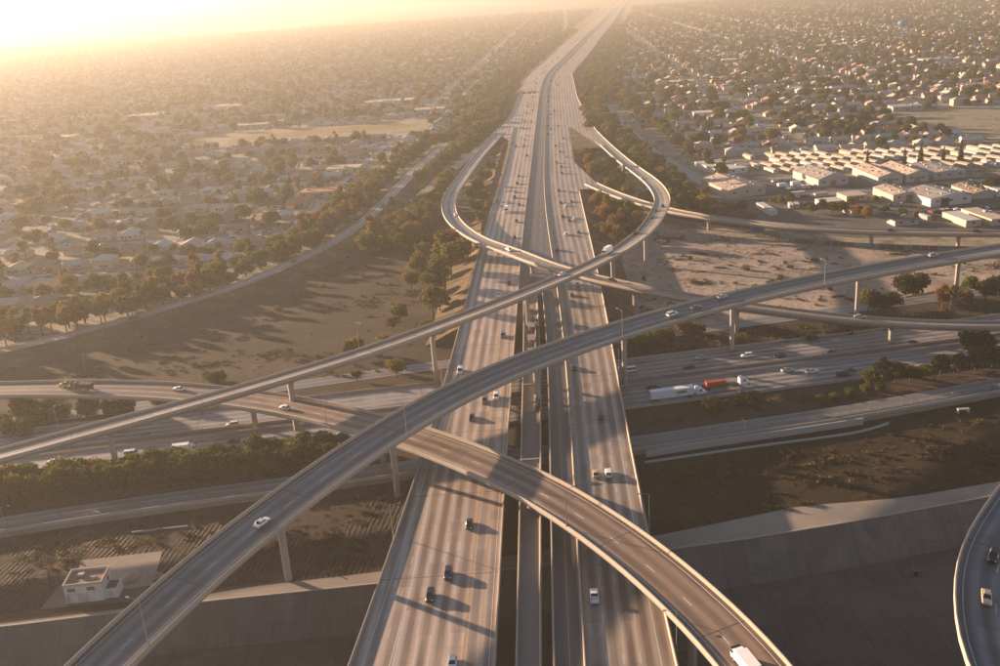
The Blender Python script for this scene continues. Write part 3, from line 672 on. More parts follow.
def wheel_data(r, w):
    mb = MB(); mb.tube([(0, -w / 2, 0), (0, w / 2, 0)], r, 14); mb.tube([(0, -w / 2 - .01, 0), (0, w / 2 + .01, 0)], r * .58, 10, mi=1)
    return mb.data('wheel', ['rubber', 'steel'])
WH = wheel_data(.33, .22); WHT = wheel_data(.5, .3)
def lamp_data(nm, mt):
    mb = MB(); mb.box((0, 0, -.09), (.08, .34, .18)); return mb.data(nm, mt)
HLD = lamp_data('headlight', 'head_clear'); TLD = lamp_data('taillight', 'tail_red')
VT = {}
def vtype(name, L, hw, secs, green, wheels, lampz, roofpanel):
    b = MB(); hull(b, secs); g = MB()
    x0, x1, w0, z0, X0, X1, W1, z1 = green
    frustum(g, x0, x1, w0, z0, X0, X1, W1, z1, top=False)
    frustum(b, X0 - .06, X1 + .06, W1 + .04, z1 - .03, X0 + .08, X1 - .08, W1 - .10, z1 + .06, bottom=True)
    for t in (.0, .42, 1.0):                                                     # pillars
        for s_ in (-1, 1):
            xa = x0 + (x1 - x0) * t; xb = X0 + (X1 - X0) * t
            b.tube([(xa, s_ * w0, z0 - .02), (xb, s_ * W1, z1)], .05, 4)
    far = MB(); far.v = list(b.v); far.f = [list(f) for f in b.f]; far.uv = list(b.uv); far.mi = list(b.mi)
    far.add(g.v, g.f, mi=1)
    for x in wheels:
        for s_ in (-1, 1): far.tube([(x, s_ * (hw - .24), .33), (x, s_ * (hw - .02), .33)], .33, 8, mi=2)
    VT[name] = dict(body=b.data('body', 'paint_white', False), glass=g.data('windows', 'glass_dark'), far=far.data('car_shell', ['paint_white', 'glass_dark', 'rubber']), wheels=wheels, L=L, hw=hw, lampz=lampz)
vtype('sedan', 4.8, .92, [(-2.4, .78, .32, .66, .80), (-2.25, .88, .24, .72, .94), (-1.5, .92, .20, .74, .98), (.9, .92, .20, .72, .95), (1.7, .90, .20, .68, .84), (2.3, .84, .25, .6, .70), (2.4, .72, .34, .52, .58)], (-1.75, 1.05, .80, .93, -1.05, .25, .62, 1.42), (-1.45, 1.45), .66, 1)
vtype('hatchback', 4.2, .88, [(-2.05, .78, .32, .8, .95), (-1.95, .86, .24, .85, 1.0), (.9, .88, .20, .78, 1.0), (1.5, .86, .20, .7, .88), (2.0, .80, .25, .6, .74), (2.1, .68, .34, .52, .6)], (-1.95, 1.1, .78, .98, -1.55, .2, .62, 1.50), (-1.3, 1.3), .72, 1)
vtype('suv', 4.8, .97, [(-2.35, .86, .36, .95, 1.08), (-2.25, .94, .28, 1.0, 1.12), (1.0, .97, .26, .98, 1.12), (1.8, .95, .26, .92, 1.06), (2.3, .90, .30, .85, .95), (2.4, .80, .40, .75, .82)], (-2.2, 1.2, .87, 1.10, -1.95, .45, .72, 1.74), (-1.45, 1.5), .9, 1)
vtype('van', 5.4, 1.0, [(-2.7, .94, .34, 1.2, 1.3), (-2.6, .99, .26, 1.2, 1.3), (1.4, 1.0, .26, 1.15, 1.28), (2.2, .97, .26, 1.0, 1.12), (2.6, .92, .30, .9, 1.0), (2.7, .8, .4, .8, .85)], (-2.6, 1.7, .93, 1.26, -2.5, .95, .84, 2.1), (-1.7, 1.7), .9, 1)
# pick-up: cab forward, open bed behind
pk = MB(); hull(pk, [(-2.7, .92, .4, .95, 1.02), (-2.6, .96, .34, .96, 1.04), (.9, .97, .32, .98, 1.08), (1.9, .95, .32, .94, 1.06), (2.5, .9, .36, .88, .98), (2.65, .8, .45, .8, .86)])
VT['pickup'] = None
b = MB(); hull(b, [(-.9, .97, .32, .98, 1.08), (.9, .97, .32, .98, 1.08), (1.9, .95, .32, .94, 1.06), (2.5, .9, .36, .88, .98), (2.65, .8, .45, .8, .86)])
b.box((-1.78, 0, .45), (1.78, 1.8, .12))
for s_ in (-1, 1): b.box((-1.78, s_ * .9, .42), (1.78, .1, .66))
b.box((-2.64, 0, .42), (.1, 1.88, .64))
frustum(b, -.72, .4, .74, 1.72, -.62, .3, .64, 1.80, bottom=True)
g = MB(); frustum(g, -.85, 1.15, .86, 1.05, -.7, .45, .70, 1.74, top=False)
far = MB(); far.add(b.v, b.f); far.add(g.v, g.f, mi=1)
for x in (-1.6, 1.75):
    for s_ in (-1, 1): far.tube([(x, s_ * .74, .36), (x, s_ * .96, .36)], .36, 8, mi=2)
VT['pickup'] = dict(body=b.data('body', 'paint_white'), glass=g.data('windows', 'glass_dark'), far=far.data('car_shell', ['paint_white', 'glass_dark', 'rubber']), wheels=(-1.6, 1.75), L=5.3, hw=.97, lampz=.85)

def car(kind, color, loc, rz, detail=True):
    T = VT[kind]; pm_ = 'paint_' + color.replace(' ', '_')
    if not detail:
        o = obj('car', T['far'], None, loc, rz); slot(o, pm_); return o
    r = empty('car', loc, rz)
    o = obj('body', T['body'], r); slot(o, pm_)
    obj('windows', T['glass'], r)
    for x in T['wheels']:
        for s_ in (-1, 1): obj('wheel', WH, r, (x, s_ * (T['hw'] - .11), .33))
    for s_ in (-1, 1):
        obj('headlight', HLD, r, (T['L'] / 2 - .07, s_ * T['hw'] * .66, T['lampz'])); obj('taillight', TLD, r, (-T['L'] / 2 + .05, s_ * T['hw'] * .68, T['lampz'] + .08))
    return r
def cabin(r, color, x, tall=2.9, hood=True, pre=''):
    """tractor cab: sleeper box, hood, windscreen, side windows"""
    pm_ = 'paint_' + color
    b = MB(); b.box((x, 0, .9), (2.3, 2.4, tall - .9), taper=.97); frustum(b, x - 1.1, x + .9, 1.1, tall - .02, x - 1.1, x - .2, .95, tall + .7)
    if hood: hull(b, [(x + 1.1, 1.12, .6, 1.7, 1.95), (x + 2.3, 1.05, .55, 1.55, 1.75), (x + 2.75, .95, .55, 1.3, 1.5)])
    else: b.box((x + 1.0, 0, .6), (.5, 2.3, 1.3))
    obj('cab', b.data('cab', pm_), r)
    g = MB(); g.box((x + 1.16, 0, 1.95), (.06, 2.0, .8)); obj('windscreen', g.data('windscreen', 'glass_dark'), r)
    for s_ in (-1, 1):
        g = MB(); g.box((x + .55, s_ * 1.2, 1.9), (.9, .05, .7)); obj('side_window', g.data('side_window', 'glass_dark'), r)
        obj('headlight', HLD, r, (x + (2.76 if hood else 1.28), s_ * .75, 1.0))
def bigwheels(r, xs):
    for x in xs:
        for s_ in (-1, 1): obj('wheel', WHT, r, (x, s_ * 1.05, .5))
def semi(loc, rz, color='white', load='trailer'):
    r = empty('semi_truck', loc, rz)
    cabin(r, color, 7.6)
    f = MB(); f.box((4.3, 0, .75), (8.6, .9, .28)); obj('chassis', f.data('chassis', 'chassis'), r)
    if load == 'trailer':
        b = MB(); b.box((-2.4, 0, 1.15), (16.0, 2.55, 2.9)); t = obj('trailer', b.data('trailer', 'paint_white'), r)
        for s_ in (-1, 1):
            k = MB(); k.box((0.9, s_ * 1.285, 2.2), (4.2, .02, 1.0)); k.box((1.2, s_ * 1.295, 2.45), (2.8, .02, .45), mi=1); obj('logo', k.data('logo', ['paint_yellow', 'paint_dark_green']), t)
        for s_ in (-1, 1):
            k = MB(); k.box((-10.42, s_ * .63, 1.3), (.06, 1.2, 2.6)); obj('rear_door', k.data('rear_door', 'paint_silver'), t)
        bigwheels(r, (-9.3, -8.0, 4.2, 5.4, 9.7))
    else:
        b = MB(); b.box((-1.2, 0, .95), (12.2, 2.4, .3)); obj('flatbed', b.data('flatbed', 'chassis'), r)
        b = MB(); b.box((-2.6, 0, 1.26), (7.0, 2.4, 1.75)); obj('container', b.data('container', 'paint_orange'), r)
        k = MB()
        for x in np.arange(-5.9, .8, .45):
            for s_ in (-1, 1): k.box((x, s_ * 1.21, 1.35), (.2, .06, 1.55))
        obj('container_ribs', k.data('container_ribs', 'paint_orange'), r)
        bigwheels(r, (-6.2, -5.0, 4.2, 5.4, 9.7))
    return r
def boxtruck(loc, rz, color='white'):
    r = empty('box_truck', loc, rz); cabin(r, color, 2.3, 2.35, False)
    b = MB(); b.box((-1.7, 0, .95), (5.6, 2.4, 2.6)); obj('cargo_box', b.data('cargo_box', 'paint_' + color), r)
    f = MB(); f.box((-.6, 0, .6), (7.4, 1.0, .3)); obj('chassis', f.data('chassis', 'chassis'), r)
    bigwheels(r, (-3.2, 2.4)); return r
def dumptruck(loc, rz):
    r = empty('dump_truck', loc, rz); cabin(r, 'grey', 2.6, 2.4, True)
    b = MB(); frustum(b, -4.6, .9, 1.1, 1.1, -5.0, 1.2, 1.3, 2.9, bottom=True); obj('tipper_body', b.data('tipper_body', 'chassis'), r)
    f = MB(); f.box((-.4, 0, .65), (9, .9, .35)); obj('chassis', f.data('chassis', 'chassis'), r)
    bigwheels(r, (-3.6, -2.4, 4.4)); return r

class MLpath:                                                     # lets cars on the freeway use the same call as on a ramp
    def __init__(s, f): s.P = Path([(f(y), y, zml(y)) for y in YS], raw=True)
PML, PMR = MLpath(LR).P, MLpath(RL).P
RD = {'L': (PML, -1, 'the left carriageway'), 'R': (PMR, 1, 'the right carriageway'), 'A': (PA, 1, 'the grey near flyover'), 'B': (PB, -1, 'the sunlit curling flyover'),
      'C': (PC, -1, 'the brown crossing ramp'), 'D': (PD, 1, 'the loop ramp'), 'E': (PE, 1, 'the low exit ramp at right'), 'F': (PF, -1, 'the lower right corner flyover'),
      'N': (PN, 1, 'near lanes of the cross freeway'), 'X': (PX, -1, 'far lanes of the cross freeway'), 'S': (PFR, 1, 'the frontage road'), 'V': (PR, 1, 'the service road')}
VEH = [('A', 262, 524, 'sedan', 'white'), ('A', 672, 315.5, 'suv', 'white'), ('A', 696, 308.5, 'sedan', 'grey'), ('A', 722, 298.5, 'sedan', 'silver'), ('A', 933, 257, 'suv', 'silver'),
 ('B', 607, 254, 'boxtruck', 'white'), ('B', 561, 275, 'sedan', 'white'), ('B', 663, 207.5, 'sedan', 'black'), ('B', 652, 217.5, 'sedan', 'grey'), ('B', 636, 233.5, 'suv', 'black'), ('B', 656, 211, 'hatchback', 'grey'), ('B', 640, 178.5, 'sedan', 'silver'),
 ('C', 66, 386.5, 'pickup', 'yellow'), ('C', 82, 389.5, 'dump', 'grey'), ('C', 179, 390.5, 'sedan', 'white'), ('C', 285, 408.5, 'hatchback', 'white'), ('C', 745, 667, 'boxtruck', 'white'),
 ('D', 457, 215, 'sedan', 'white'), ('D', 509, 250.5, 'sedan', 'white'), ('D', 612, 281, 'sedan', 'black'), ('D', 860, 317, 'sedan', 'silver'),
 ('E', 891, 231, 'sedan', 'black'), ('E', 977, 232, 'suv', 'black'), ('F', 993, 559, 'suv', 'black'), ('F', 986, 600, 'sedan', 'beige'),
 ('X', 700.7, 359, 'sedan', 'silver'), ('X', 688.5, 368, 'sedan', 'black'), ('X', 747, 357, 'suv', 'white'), ('X', 779.5, 357, 'sedan', 'black'), ('X', 629, 372, 'van', 'white'), ('X', 928, 354, 'sedan', 'black'), ('X', 995, 343, 'suv', 'grey'), ('X', 846, 363.5, 'hatchback', 'red'),
 ('N', 787.5, 371.5, 'sedan', 'silver'), ('N', 811.7, 372.5, 'sedan', 'white'), ('N', 842.5, 376, 'suv', 'black'), ('N', 850, 371.5, 'sedan', 'grey'), ('N', 905, 367, 'sedan', 'black'), ('N', 966, 356, 'hatchback', 'white'), ('N', 678, 398, 'semi', 'white'), ('N', 722, 387.5, 'flatbed', 'white'), ('N', 654, 389, 'pickup', 'black'),
 ('N', 23, 471, 'suv', 'white'), ('N', 55, 463, 'sedan', 'white'), ('X', 142, 443, 'sedan', 'grey'), ('N', 133, 455.5, 'van', 'white'), ('N', 168, 454, 'suv', 'black'), ('N', 187, 453, 'boxtruck', 'white'), ('X', 232, 429, 'suv', 'white'), ('N', 234.5, 442, 'sedan', 'black'), ('N', 342, 436, 'sedan', 'grey'), ('X', 329, 431, 'suv', 'black'),
 ('S', 138, 320, 'suv', 'dark green'), ('S', 294, 261.5, 'sedan', 'grey'), ('V', 995, 390, 'sedan', 'dark blue'),
 ('L', 468, 526, 'sedan', 'black'), ('L', 446, 576, 'suv', 'dark blue'), ('L', 429, 598, 'suv', 'black'), ('L', 450, 665, 'sedan', 'white'), ('L', 485, 402, 'suv', 'grey'), ('L', 498.4, 398, 'suv', 'white'), ('L', 470.5, 419, 'sedan', 'black'), ('L', 460, 372.5, 'van', 'white'), ('L', 505, 336.5, 'suv', 'grey'), ('L', 498, 296, 'sedan', 'white'), ('L', 511, 284, 'sedan', 'black')]
VEH += [('L', x, y, k, c) for x, y, k, c in [(517, 238, 'sedan', 'black'), (518.6, 222, 'suv', 'grey'), (506.5, 212, 'boxtruck', 'white'), (521.4, 205, 'sedan', 'black'), (495.7, 202, 'suv', 'grey'), (509, 203, 'sedan', 'silver'), (515, 198, 'suv', 'black'), (515.7, 192.5, 'sedan', 'grey'), (506, 191, 'sedan', 'white'), (517.4, 184, 'suv', 'black'), (519, 176.5, 'sedan', 'grey'), (529, 156, 'suv', 'black'), (523.4, 146, 'sedan', 'black'), (524, 140.5, 'sedan', 'grey'), (513, 144, 'sedan', 'black'), (521.7, 129, 'suv', 'black'), (524.6, 122, 'sedan', 'grey'), (531, 122, 'sedan', 'black'), (531.8, 111, 'suv', 'grey')]]
VEH += [('R', x, y, k, c) for x, y, k, c in [(574, 369, 'sedan', 'black'), (601, 418, 'suv', 'black'), (595, 475.5, 'sedan', 'beige'), (609, 475, 'suv', 'white'), (597, 598, 'pickup', 'white'), (576.8, 285, 'suv', 'white'), (570.5, 296, 'sedan', 'grey'), (557, 250.5, 'suv', 'black'), (565.4, 235, 'suv', 'white'), (577.5, 233, 'suv', 'grey'), (562.5, 217, 'suv', 'black'), (573.8, 219, 'sedan', 'white'), (569, 221, 'sedan', 'black'), (566, 206, 'sedan', 'white'), (572.6, 202, 'sedan', 'grey'), (561.8, 203, 'sedan', 'black'), (559.4, 191, 'suv', 'black'), (571, 192, 'sedan', 'silver'), (563, 173.5, 'suv', 'black'), (557.7, 163, 'suv', 'grey'), (562, 167, 'sedan', 'black'), (569, 157, 'sedan', 'silver'), (560.6, 152, 'sedan', 'black'), (556, 146, 'sedan', 'grey'), (566.6, 138.5, 'suv', 'grey'), (549.8, 129.5, 'sedan', 'black'), (558, 126, 'sedan', 'grey'), (549.8, 115, 'suv', 'grey')]]
for i in range(34):
    y = 900 + 62 * i + random.uniform(-25, 25)
    for rd, off in (('L', -random.choice([8.5, 12, 15.6])), ('R', random.choice([3.2, 6.8, 10.3, 13.8]))):
        f = LR if rd == 'L' else RL; q = pix((f(y) + off, y, zml(y))); VEH.append((rd, q[0], q[1], random.choice(['sedan', 'suv', 'van']), random.choice(['grey', 'black', 'white', 'silver'])))
placed = []
for rd, px, py, kind, c in VEH:
    P, sg, ph = RD[rd]; z = 5.0
    for _ in range(4):
        q = at(px, py, z); i = P.near(q[0], q[1]); z = P.p[i][2]
    d = (q[:2] - P.p[i][:2]) @ P.n[i][:2]
    lim = {'A': 4.6, 'B': 3.2, 'C': 4.7, 'D': 3.0, 'E': 3.2, 'F': 4.8, 'S': 2.6, 'N': 8.4, 'X': 8.4, 'V': 3.4}.get(rd)
    if lim is not None and abs(d) > lim: q[:2] -= P.n[i][:2] * (d - math.copysign(lim, d))
    if rd in 'LR':                                              # settle into the nearest lane
        o = (LR(q[1]) - 8.5 - q[0]) / 3.6 if rd == 'L' else (q[0] - RL(q[1]) - 3.1) / 3.55
        k = min(max(round(o), -1 if rd == 'L' else 0), 6 if q[1] < 200 else 4)
        tx = LR(q[1]) - 8.5 - 3.6 * k if rd == 'L' else RL(q[1]) + 3.1 + 3.55 * k
        q[0] += .75 * (tx - q[0])
    dd = (q[:2] - P.p[i][:2]) @ P.n[i][:2]; z += dd * P.b[i] if rd not in 'LR' else 0
    placed.append([rd, q, z, P.heading(i) + (0 if sg > 0 else math.pi), kind, c, math.atan(P.b[i]) * sg])
# no vehicle may overlap another on the same road
for it in range(6):
    for a in range(len(placed)):
        for b_ in range(a):
            A_, B_ = placed[a], placed[b_]
            if A_[0] != B_[0]: continue
            dv = A_[1][:2] - B_[1][:2]; hd = np.array([math.cos(A_[3]), math.sin(A_[3])]); lo = dv @ hd; la = abs(dv @ np.array([-hd[1], hd[0]]))
            need = 6.5 + (8 if A_[4] in ('semi', 'flatbed', 'dump') else 0) + (8 if B_[4] in ('semi', 'flatbed', 'dump') else 0)
            if la < 2.6 and abs(lo) < need: A_[1][:2] += hd * math.copysign(need - abs(lo), lo if lo else 1) * .5; B_[1][:2] -= hd * math.copysign(need - abs(lo), lo if lo else 1) * .5
NICE = {'semi': 'semi truck', 'flatbed': 'container truck', 'dump': 'dump truck', 'boxtruck': 'box truck', 'pickup': 'pickup', 'suv': 'SUV', 'sedan': 'sedan', 'hatchback': 'hatchback', 'van': 'van'}
bysort = {}
for p in placed:
    x, y = pix((p[1][0], p[1][1], p[2])); p.append((x, y)); bysort.setdefault(p[0], []).append(p)
for rd, lst in bysort.items():
    horiz = rd in 'NXSV'
    lst.sort(key=lambda p: p[7][0] if horiz else -p[7][1])
    for k, p in enumerate(lst, 1):
        rd_, q, z, hd, kind, c, d, px_ = p; loc = (q[0], q[1], z + .015)
        if kind == 'semi': o = semi(loc, hd)
        elif kind == 'flatbed': o = semi(loc, hd, load='container')
        elif kind == 'boxtruck': o = boxtruck(loc, hd)
        elif kind == 'dump': o = dumptruck(loc, hd)
        else: o = car(kind, c, loc, hd, q[1] < 520)
        o.rotation_euler = (d, 0, hd)
        fr = 'left' if horiz else 'the near end'
        desc = {'semi': 'white semi truck', 'flatbed': 'red-orange container truck', 'dump': 'dark dump truck'}.get(kind, f'{c} {NICE[kind]}')
        lab = f"{desc} on {RD[rd][2]}, {ordn(k)} vehicle from {fr}"
        if len(lst) == 1: lab = f"{desc} alone on {RD[rd][2]}"
        tag(o, lab, 'truck' if kind in ('semi', 'flatbed', 'dump', 'boxtruck') else ('van' if kind == 'van' else ('pickup' if kind == 'pickup' else 'car')), 'vehicles on the roads')

# ================================================================== lamp posts
pole = MB(); pole.tube([(0, 0, 0), (0, 0, .4)], .22, 8); pole.tube([(0, 0, .3), (0, 0, 6), (0, 0, 10)], [.13, .10, .07], 8); POLE = pole.data('pole', 'steel', False)
arm = MB(); arm.tube([(0, 0, 9.7), (.8, 0, 10.1), (2.2, 0, 10.25)], [.055, .05, .045], 6); ARM = arm.data('arm', 'steel')
hd_ = MB(); hd_.box((2.5, 0, 10.15), (.75, .3, .18)); hd_.box((2.5, 0, 10.09), (.5, .22, .06), mi=1); HEAD = hd_.data('lamp_head', ['steel', 'lamp_glass'])
def lamp(x, y, z, rz, label, s_=1.0):
    r = empty('lamp_post', (x, y, z), rz); r.scale = (s_, s_, s_)
    obj('pole', POLE, r); obj('arm', ARM, r); obj('lamp_head', HEAD, r); tag(r, label, 'lamp post', 'lamp posts'); return r
def edge_lamp(P, px, py, side, off, label, s_=1.0):
    z = 15.0
    for _ in range(4): q = at(px, py, z); i = P.near(q[0], q[1]); z = P.p[i][2]
    q = P.p[i] + P.n[i] * side * off; q[2] += side * off * P.b[i]; a = math.atan2(-P.n[i][1] * side, -P.n[i][0] * side)
    lamp(q[0], q[1], q[2] + .7, a, label, s_)
edge_lamp(PA, 156, 650, -1, 6.1, 'lamp post on the grey flyover nearest the lower left corner', 1.1)
edge_lamp(PA, 398, 437, -1, 6.1, 'lamp post on the grey flyover above the brown crossing ramp', 1.0)
edge_lamp(PA, 618, 337, -1, 6.1, 'lamp post on the grey flyover above the right carriageway edge', 1.0)
edge_lamp(PA, 822, 286, -1, 6.1, 'lamp post on the grey flyover farthest to the right', 1.0)
edge_lamp(PC, 560, 522, -1, 6.2, 'lamp post on the brown crossing ramp above the right carriageway', 1.0)
edge_lamp(PC, 331, 424, -1, 6.2, 'lamp post on the brown crossing ramp left of the grey flyover', .9)
edge_lamp(PB, 360, 349, 1, 4.7, 'lamp post on the sunlit flyover left of the freeway', 1.0)
for (px, py, z, a, lab) in ((8, 537, 0, 0, 'lamp post at the left edge beside the service road'), (59, 431, 0, 0, 'lamp post among bushes below the left end of the sunlit flyover'), (87, 376, 0, 0, 'lamp post standing on the dirt beside the brown ramp at left'),
        (97, 379, 0, 0, 'short lamp post beside the brown ramp at left'), (904, 318, 0, 2, 'lamp post behind the loop ramp among the right hand trees'), (719, 355, 0, 2, 'short lamp post beside the cross freeway left of a tall column'),
        (745, 437, 1.6, 2, 'lamp post on the service road right of the viaduct'), (895, 300, 0, 1, 'lamp post in front of the dark trees at right')):
    q = at(px, py, z); lamp(q[0], q[1], z, a, lab, .55 if 'short' in lab or 'right of the viaduct' in lab else 1.0)
for y, f, sgn, lab in ((172, RR, 1, 'lamp post at the right parapet of the freeway near the bottom edge'), (222, RR, 1, 'lamp post at the right parapet just beyond the brown ramp'), (330, RR, 1, 'lamp post at the right parapet beneath the grey flyover'), (226, LL, -1, 'lamp post at the left parapet of the freeway facing the pump house field'), (330, LL, -1, 'lamp post at the left parapet between the two flyovers')):
    lamp(f(y) + sgn * .6, y, 6.2, math.pi if sgn > 0 else 0, lab)
gz = MB(); ga = empty('sign_gantry', (LL(1330), 1330, 6.5)); tag(ga, 'overhead sign gantry spanning the far left carriageway', 'sign gantry')
wg = LR(1330) - LL(1330)
for x in (0, wg):
    gz = MB(); gz.box((x, 0, 0), (.6, .6, 8)); gz.build('post', 'steel', ga)
gz = MB(); gz.box((wg / 2, 0, 7), (wg, .6, 1.0)); gz.build('beam', 'steel', ga)
for x in (6, 13, 20):
    gz = MB(); gz.box((x, -.5, 5.8), (5, .2, 2.6)); gz.build('sign_panel', 'paint_dark_green', ga)

# ================================================================== pump house
ph = empty('pump_house', (-111, 219, .03), R(4)); tag(ph, 'white two-storey pump house with flat parapet roof on the dirt field', 'building')
mb = MB(); mb.box((0, 0, 0), (9.6, 7.4, 4.9)); mb.build('wall', 'wall_white', ph)
for x, y, a, b_ in ((0, -3.6, 9.8, .3), (0, 3.6, 9.8, .3), (-4.75, 0, .3, 6.9), (4.75, 0, .3, 6.9)):
    mb = MB(); mb.box((x, y, 4.9), (a, b_, .75)); mb.build('parapet', 'wall_cream', ph)
mb = MB(); mb.box((0, 0, 4.9), (9.2, 6.9, .06)); mb.build('roof', 'roof_brown', ph)
for x in (-2.9, 1.9):
    mb = MB(); mb.box((x, -3.72, 3.4), (1.9, .08, .95)); w_ = mb.build('window', 'window_glass', ph); mb = MB(); mb.box((x, -3.76, 3.86), (1.9, .06, .06)); mb.build('mullion', 'wall_grey', w_)
mb = MB(); mb.box((4.82, 1.2, 3.0), (.08, 1.2, 1.2)); mb.build('window', 'window_glass', ph)
mb = MB(); mb.box((0, -3.73, 2.6), (9.6, .05, .12)); mb.build('ledge', 'wall_grey', ph)
mb = MB(); mb.box((6.4, -.8, 0), (3.2, 4.4, 2.7)); an = mb.build('annex', 'wall_white', ph); mb = MB(); mb.box((6.4, -.8, 2.7), (2.6, 3.8, .06)); mb.build('annex_roof', 'roof_dark', an)
mb = MB(); mb.box((6.2, -3.04, .05), (1.1, .08, 2.1)); mb.build('door', 'paint_silver', ph)
mb = MB(); mb.box((-1.5, 1.0, 4.96), (1.6, 1.2, .8)); mb.build('roof_unit', 'steel', ph); mb = MB(); mb.box((2.2, -.6, 4.96), (.9, .9, .6)); mb.build('roof_unit', 'girder_concrete', ph)
for x in (-4.2, -3.7): mb = MB(); mb.tube([(x, -3.85, 0), (x, -3.85, 2.4), (x, -3.6, 2.6)], .09, 6); mb.build('pipe', 'steel', ph)
mb = MB(); mb.box((-.4, -3.74, .05), (2.6, .08, 2.3)); mb.build('roller_door', 'wall_grey', ph)
sheet('concrete_pad', [(-120, 236), (-98, 238), (-95.5, 221), (-104, 220), (-117, 223)], 'track_dirt', .05)
sheet('yard', [(-122, 213.5), (-121, 224), (-104, 222), (-97, 220.5), (-92, 214.5)], 'yard_asphalt', .045)
for (px, py, sx, sy, h, lab) in ((140, 577, 6, 3.2, 1.9, 'heap of pale sand beside the pump house pad'),):
    q = at(px, py, 0); mb = MB(); nn = 16; vs = [(0, 0, h)]; fs = []
    for r_ in (.45, .8, 1.0):
        for k in range(nn):
            t = 2 * math.pi * k / nn; j = 1 + .18 * math.sin(3 * t + px) + random.uniform(-.07, .07); vs.append((sx * r_ * j * math.cos(t), sy * r_ * j * math.sin(t), h * (1 - r_)**.8 * 1.0 + (.02 if r_ == 1 else random.uniform(-.1, .1))))
    for k in range(nn): fs.append((0, 1 + k, 1 + (k + 1) % nn))
    for l_ in range(2):
        for k in range(nn): a = 1 + l_ * nn + k; b_ = 1 + l_ * nn + (k + 1) % nn; fs.append((a, a + nn, b_ + nn, b_))
    mb.add(vs, fs); o = mb.build('sand_heap', 'sandy_dirt', None, True); o.location = (q[0], q[1], .02); tag(o, lab, 'sand heap')
mb = MB(); q = at(160, 530, 0); mb.box((0, 0, 0), (16, .35, .5), R(5)); o = mb.build('concrete_beam', 'pale_concrete'); o.location = q; tag(o, 'long thin pale concrete beam lying on the furrowed field at left', 'beam')
q = at(963, 413, 0); hw_ = empty('culvert_headwall', tuple(q)); tag(hw_, 'small pale concrete headwall frame on the brown field at right', 'headwall')
for x in (-1.7, 1.7):
    mb = MB(); mb.box((x, 0, 0), (.4, 1.2, 1.3)); mb.build('side_post', 'pale_concrete', hw_)
mb = MB(); mb.box((0, 0, 1.3), (3.8, 1.2, .35)); mb.build('lintel', 'pale_concrete', hw_)

# ================================================================== industrial quarter
def shed(name, label, cx, cy, sx, sy, h, rz, wall, roof, gable=0, axis='x', doors=(), cat='warehouse', parapet=0, group='warehouses at right', z=.05):
    h *= .78; gable *= .9
    r = empty(name, (cx, cy, z), rz); tag(r, label, cat, group)
    mb = MB(); mb.box((0, 0, 0), (sx, sy, h)); mb.build('wall', wall, r)
    mb = MB(); e = .5; X, Y = sx / 2 + e, sy / 2 + e
    if gable:
        if axis == 'x':
            vs = [(-X, -Y, h), (X, -Y, h), (X, Y, h), (-X, Y, h), (-X, 0, h + gable), (X, 0, h + gable)]; fs = [(0, 1, 5, 4), (2, 3, 4, 5), (3, 2, 1, 0)]; gf = [(1, 2, 5), (3, 0, 4)]
        else:
            vs = [(-X, -Y, h), (X, -Y, h), (X, Y, h), (-X, Y, h), (0, -Y, h + gable), (0, Y, h + gable)]; fs = [(1, 2, 5, 4), (3, 0, 4, 5), (3, 2, 1, 0)]; gf = [(0, 1, 4), (2, 3, 5)]
        mb.add(vs, fs); rf = mb.build('roof', roof, r)
        L_ = sx if axis == 'x' else sy; W_ = sy if axis == 'x' else sx
        if L_ > 18:
            for k in range(int(L_ // 7)):
                a_ = -L_ / 2 + (k + .5) * L_ / int(L_ // 7)
                for s_ in (-1, 1):
                    o_ = s_ * W_ * random.choice([.16, .24, .3]); zz = h + gable * (1 - abs(o_) / (W_ / 2 + e))
                    u = MB(); u.box((a_, o_, zz - .25) if axis == 'x' else (o_, a_, zz - .25), (1.1, 1.1, random.uniform(.6, 1.1))); u.build('roof_vent', random.choice(['steel', 'roof_white', 'girder_concrete']), rf)
        g_ = MB(); g_.add(vs, gf); g_.build('gable', wall, r)
    else:
        mb.box((0, 0, h), (sx + .2, sy + .2, .3)); rf = mb.build('roof', roof, r)
        for k in range(int(sx * sy // 260)):
            u = MB(); u.box((random.uniform(-.35, .35) * sx, random.uniform(-.35, .35) * sy, h + .3), (2.2, 1.8, 1.1)); u.build('roof_unit', 'steel', rf)
    for (dx, dw, dh, mt) in doors:
        mb = MB(); mb.box((dx, -sy / 2 - .05, 0.05), (dw, .1, dh)); mb.build('door', mt, r)
    nwin = int(sx // 7)
    for k in range(nwin):
        x = -sx / 2 + (k + .5) * sx / nwin
        if any(abs(x - d[0]) < d[1] / 2 + 1 for d in doors): continue
        mb = MB(); mb.box((x, -sy / 2 - .04, h * .5), (2.2, .08, 1.1)); mb.build('window', 'window_glass', r)
    return r
shed('warehouse', 'long low white-roofed warehouse beside the street at left of the quarter', 180, 752, 24, 44, 5, R(12), 'wall_white', 'roof_white', doors=((-4, 4, 3.5, 'paint_silver'),))
shed('warehouse', 'large pale warehouse with beige pitched roof nearest the curling flyover', 169, 671, 27, 48, 7, R(10), 'wall_cream', 'beige_roof', 3.2, 'y', ((3, 4, 4, 'paint_silver'),))
shed('warehouse', 'dark-walled warehouse with tan gabled roof behind parked trucks', 234, 682, 22, 40, 7, R(8), 'wall_grey', 'metal_roof', 4.2, 'y', ((0, 4, 4, 'door_paint'),))
shed('warehouse', 'pink-beige gabled warehouse, left of a matching pair', 272, 676, 17, 44, 7, R(2), 'wall_grey', 'beige_roof', 3.0, 'y', ((0, 4, 4, 'door_paint'),))
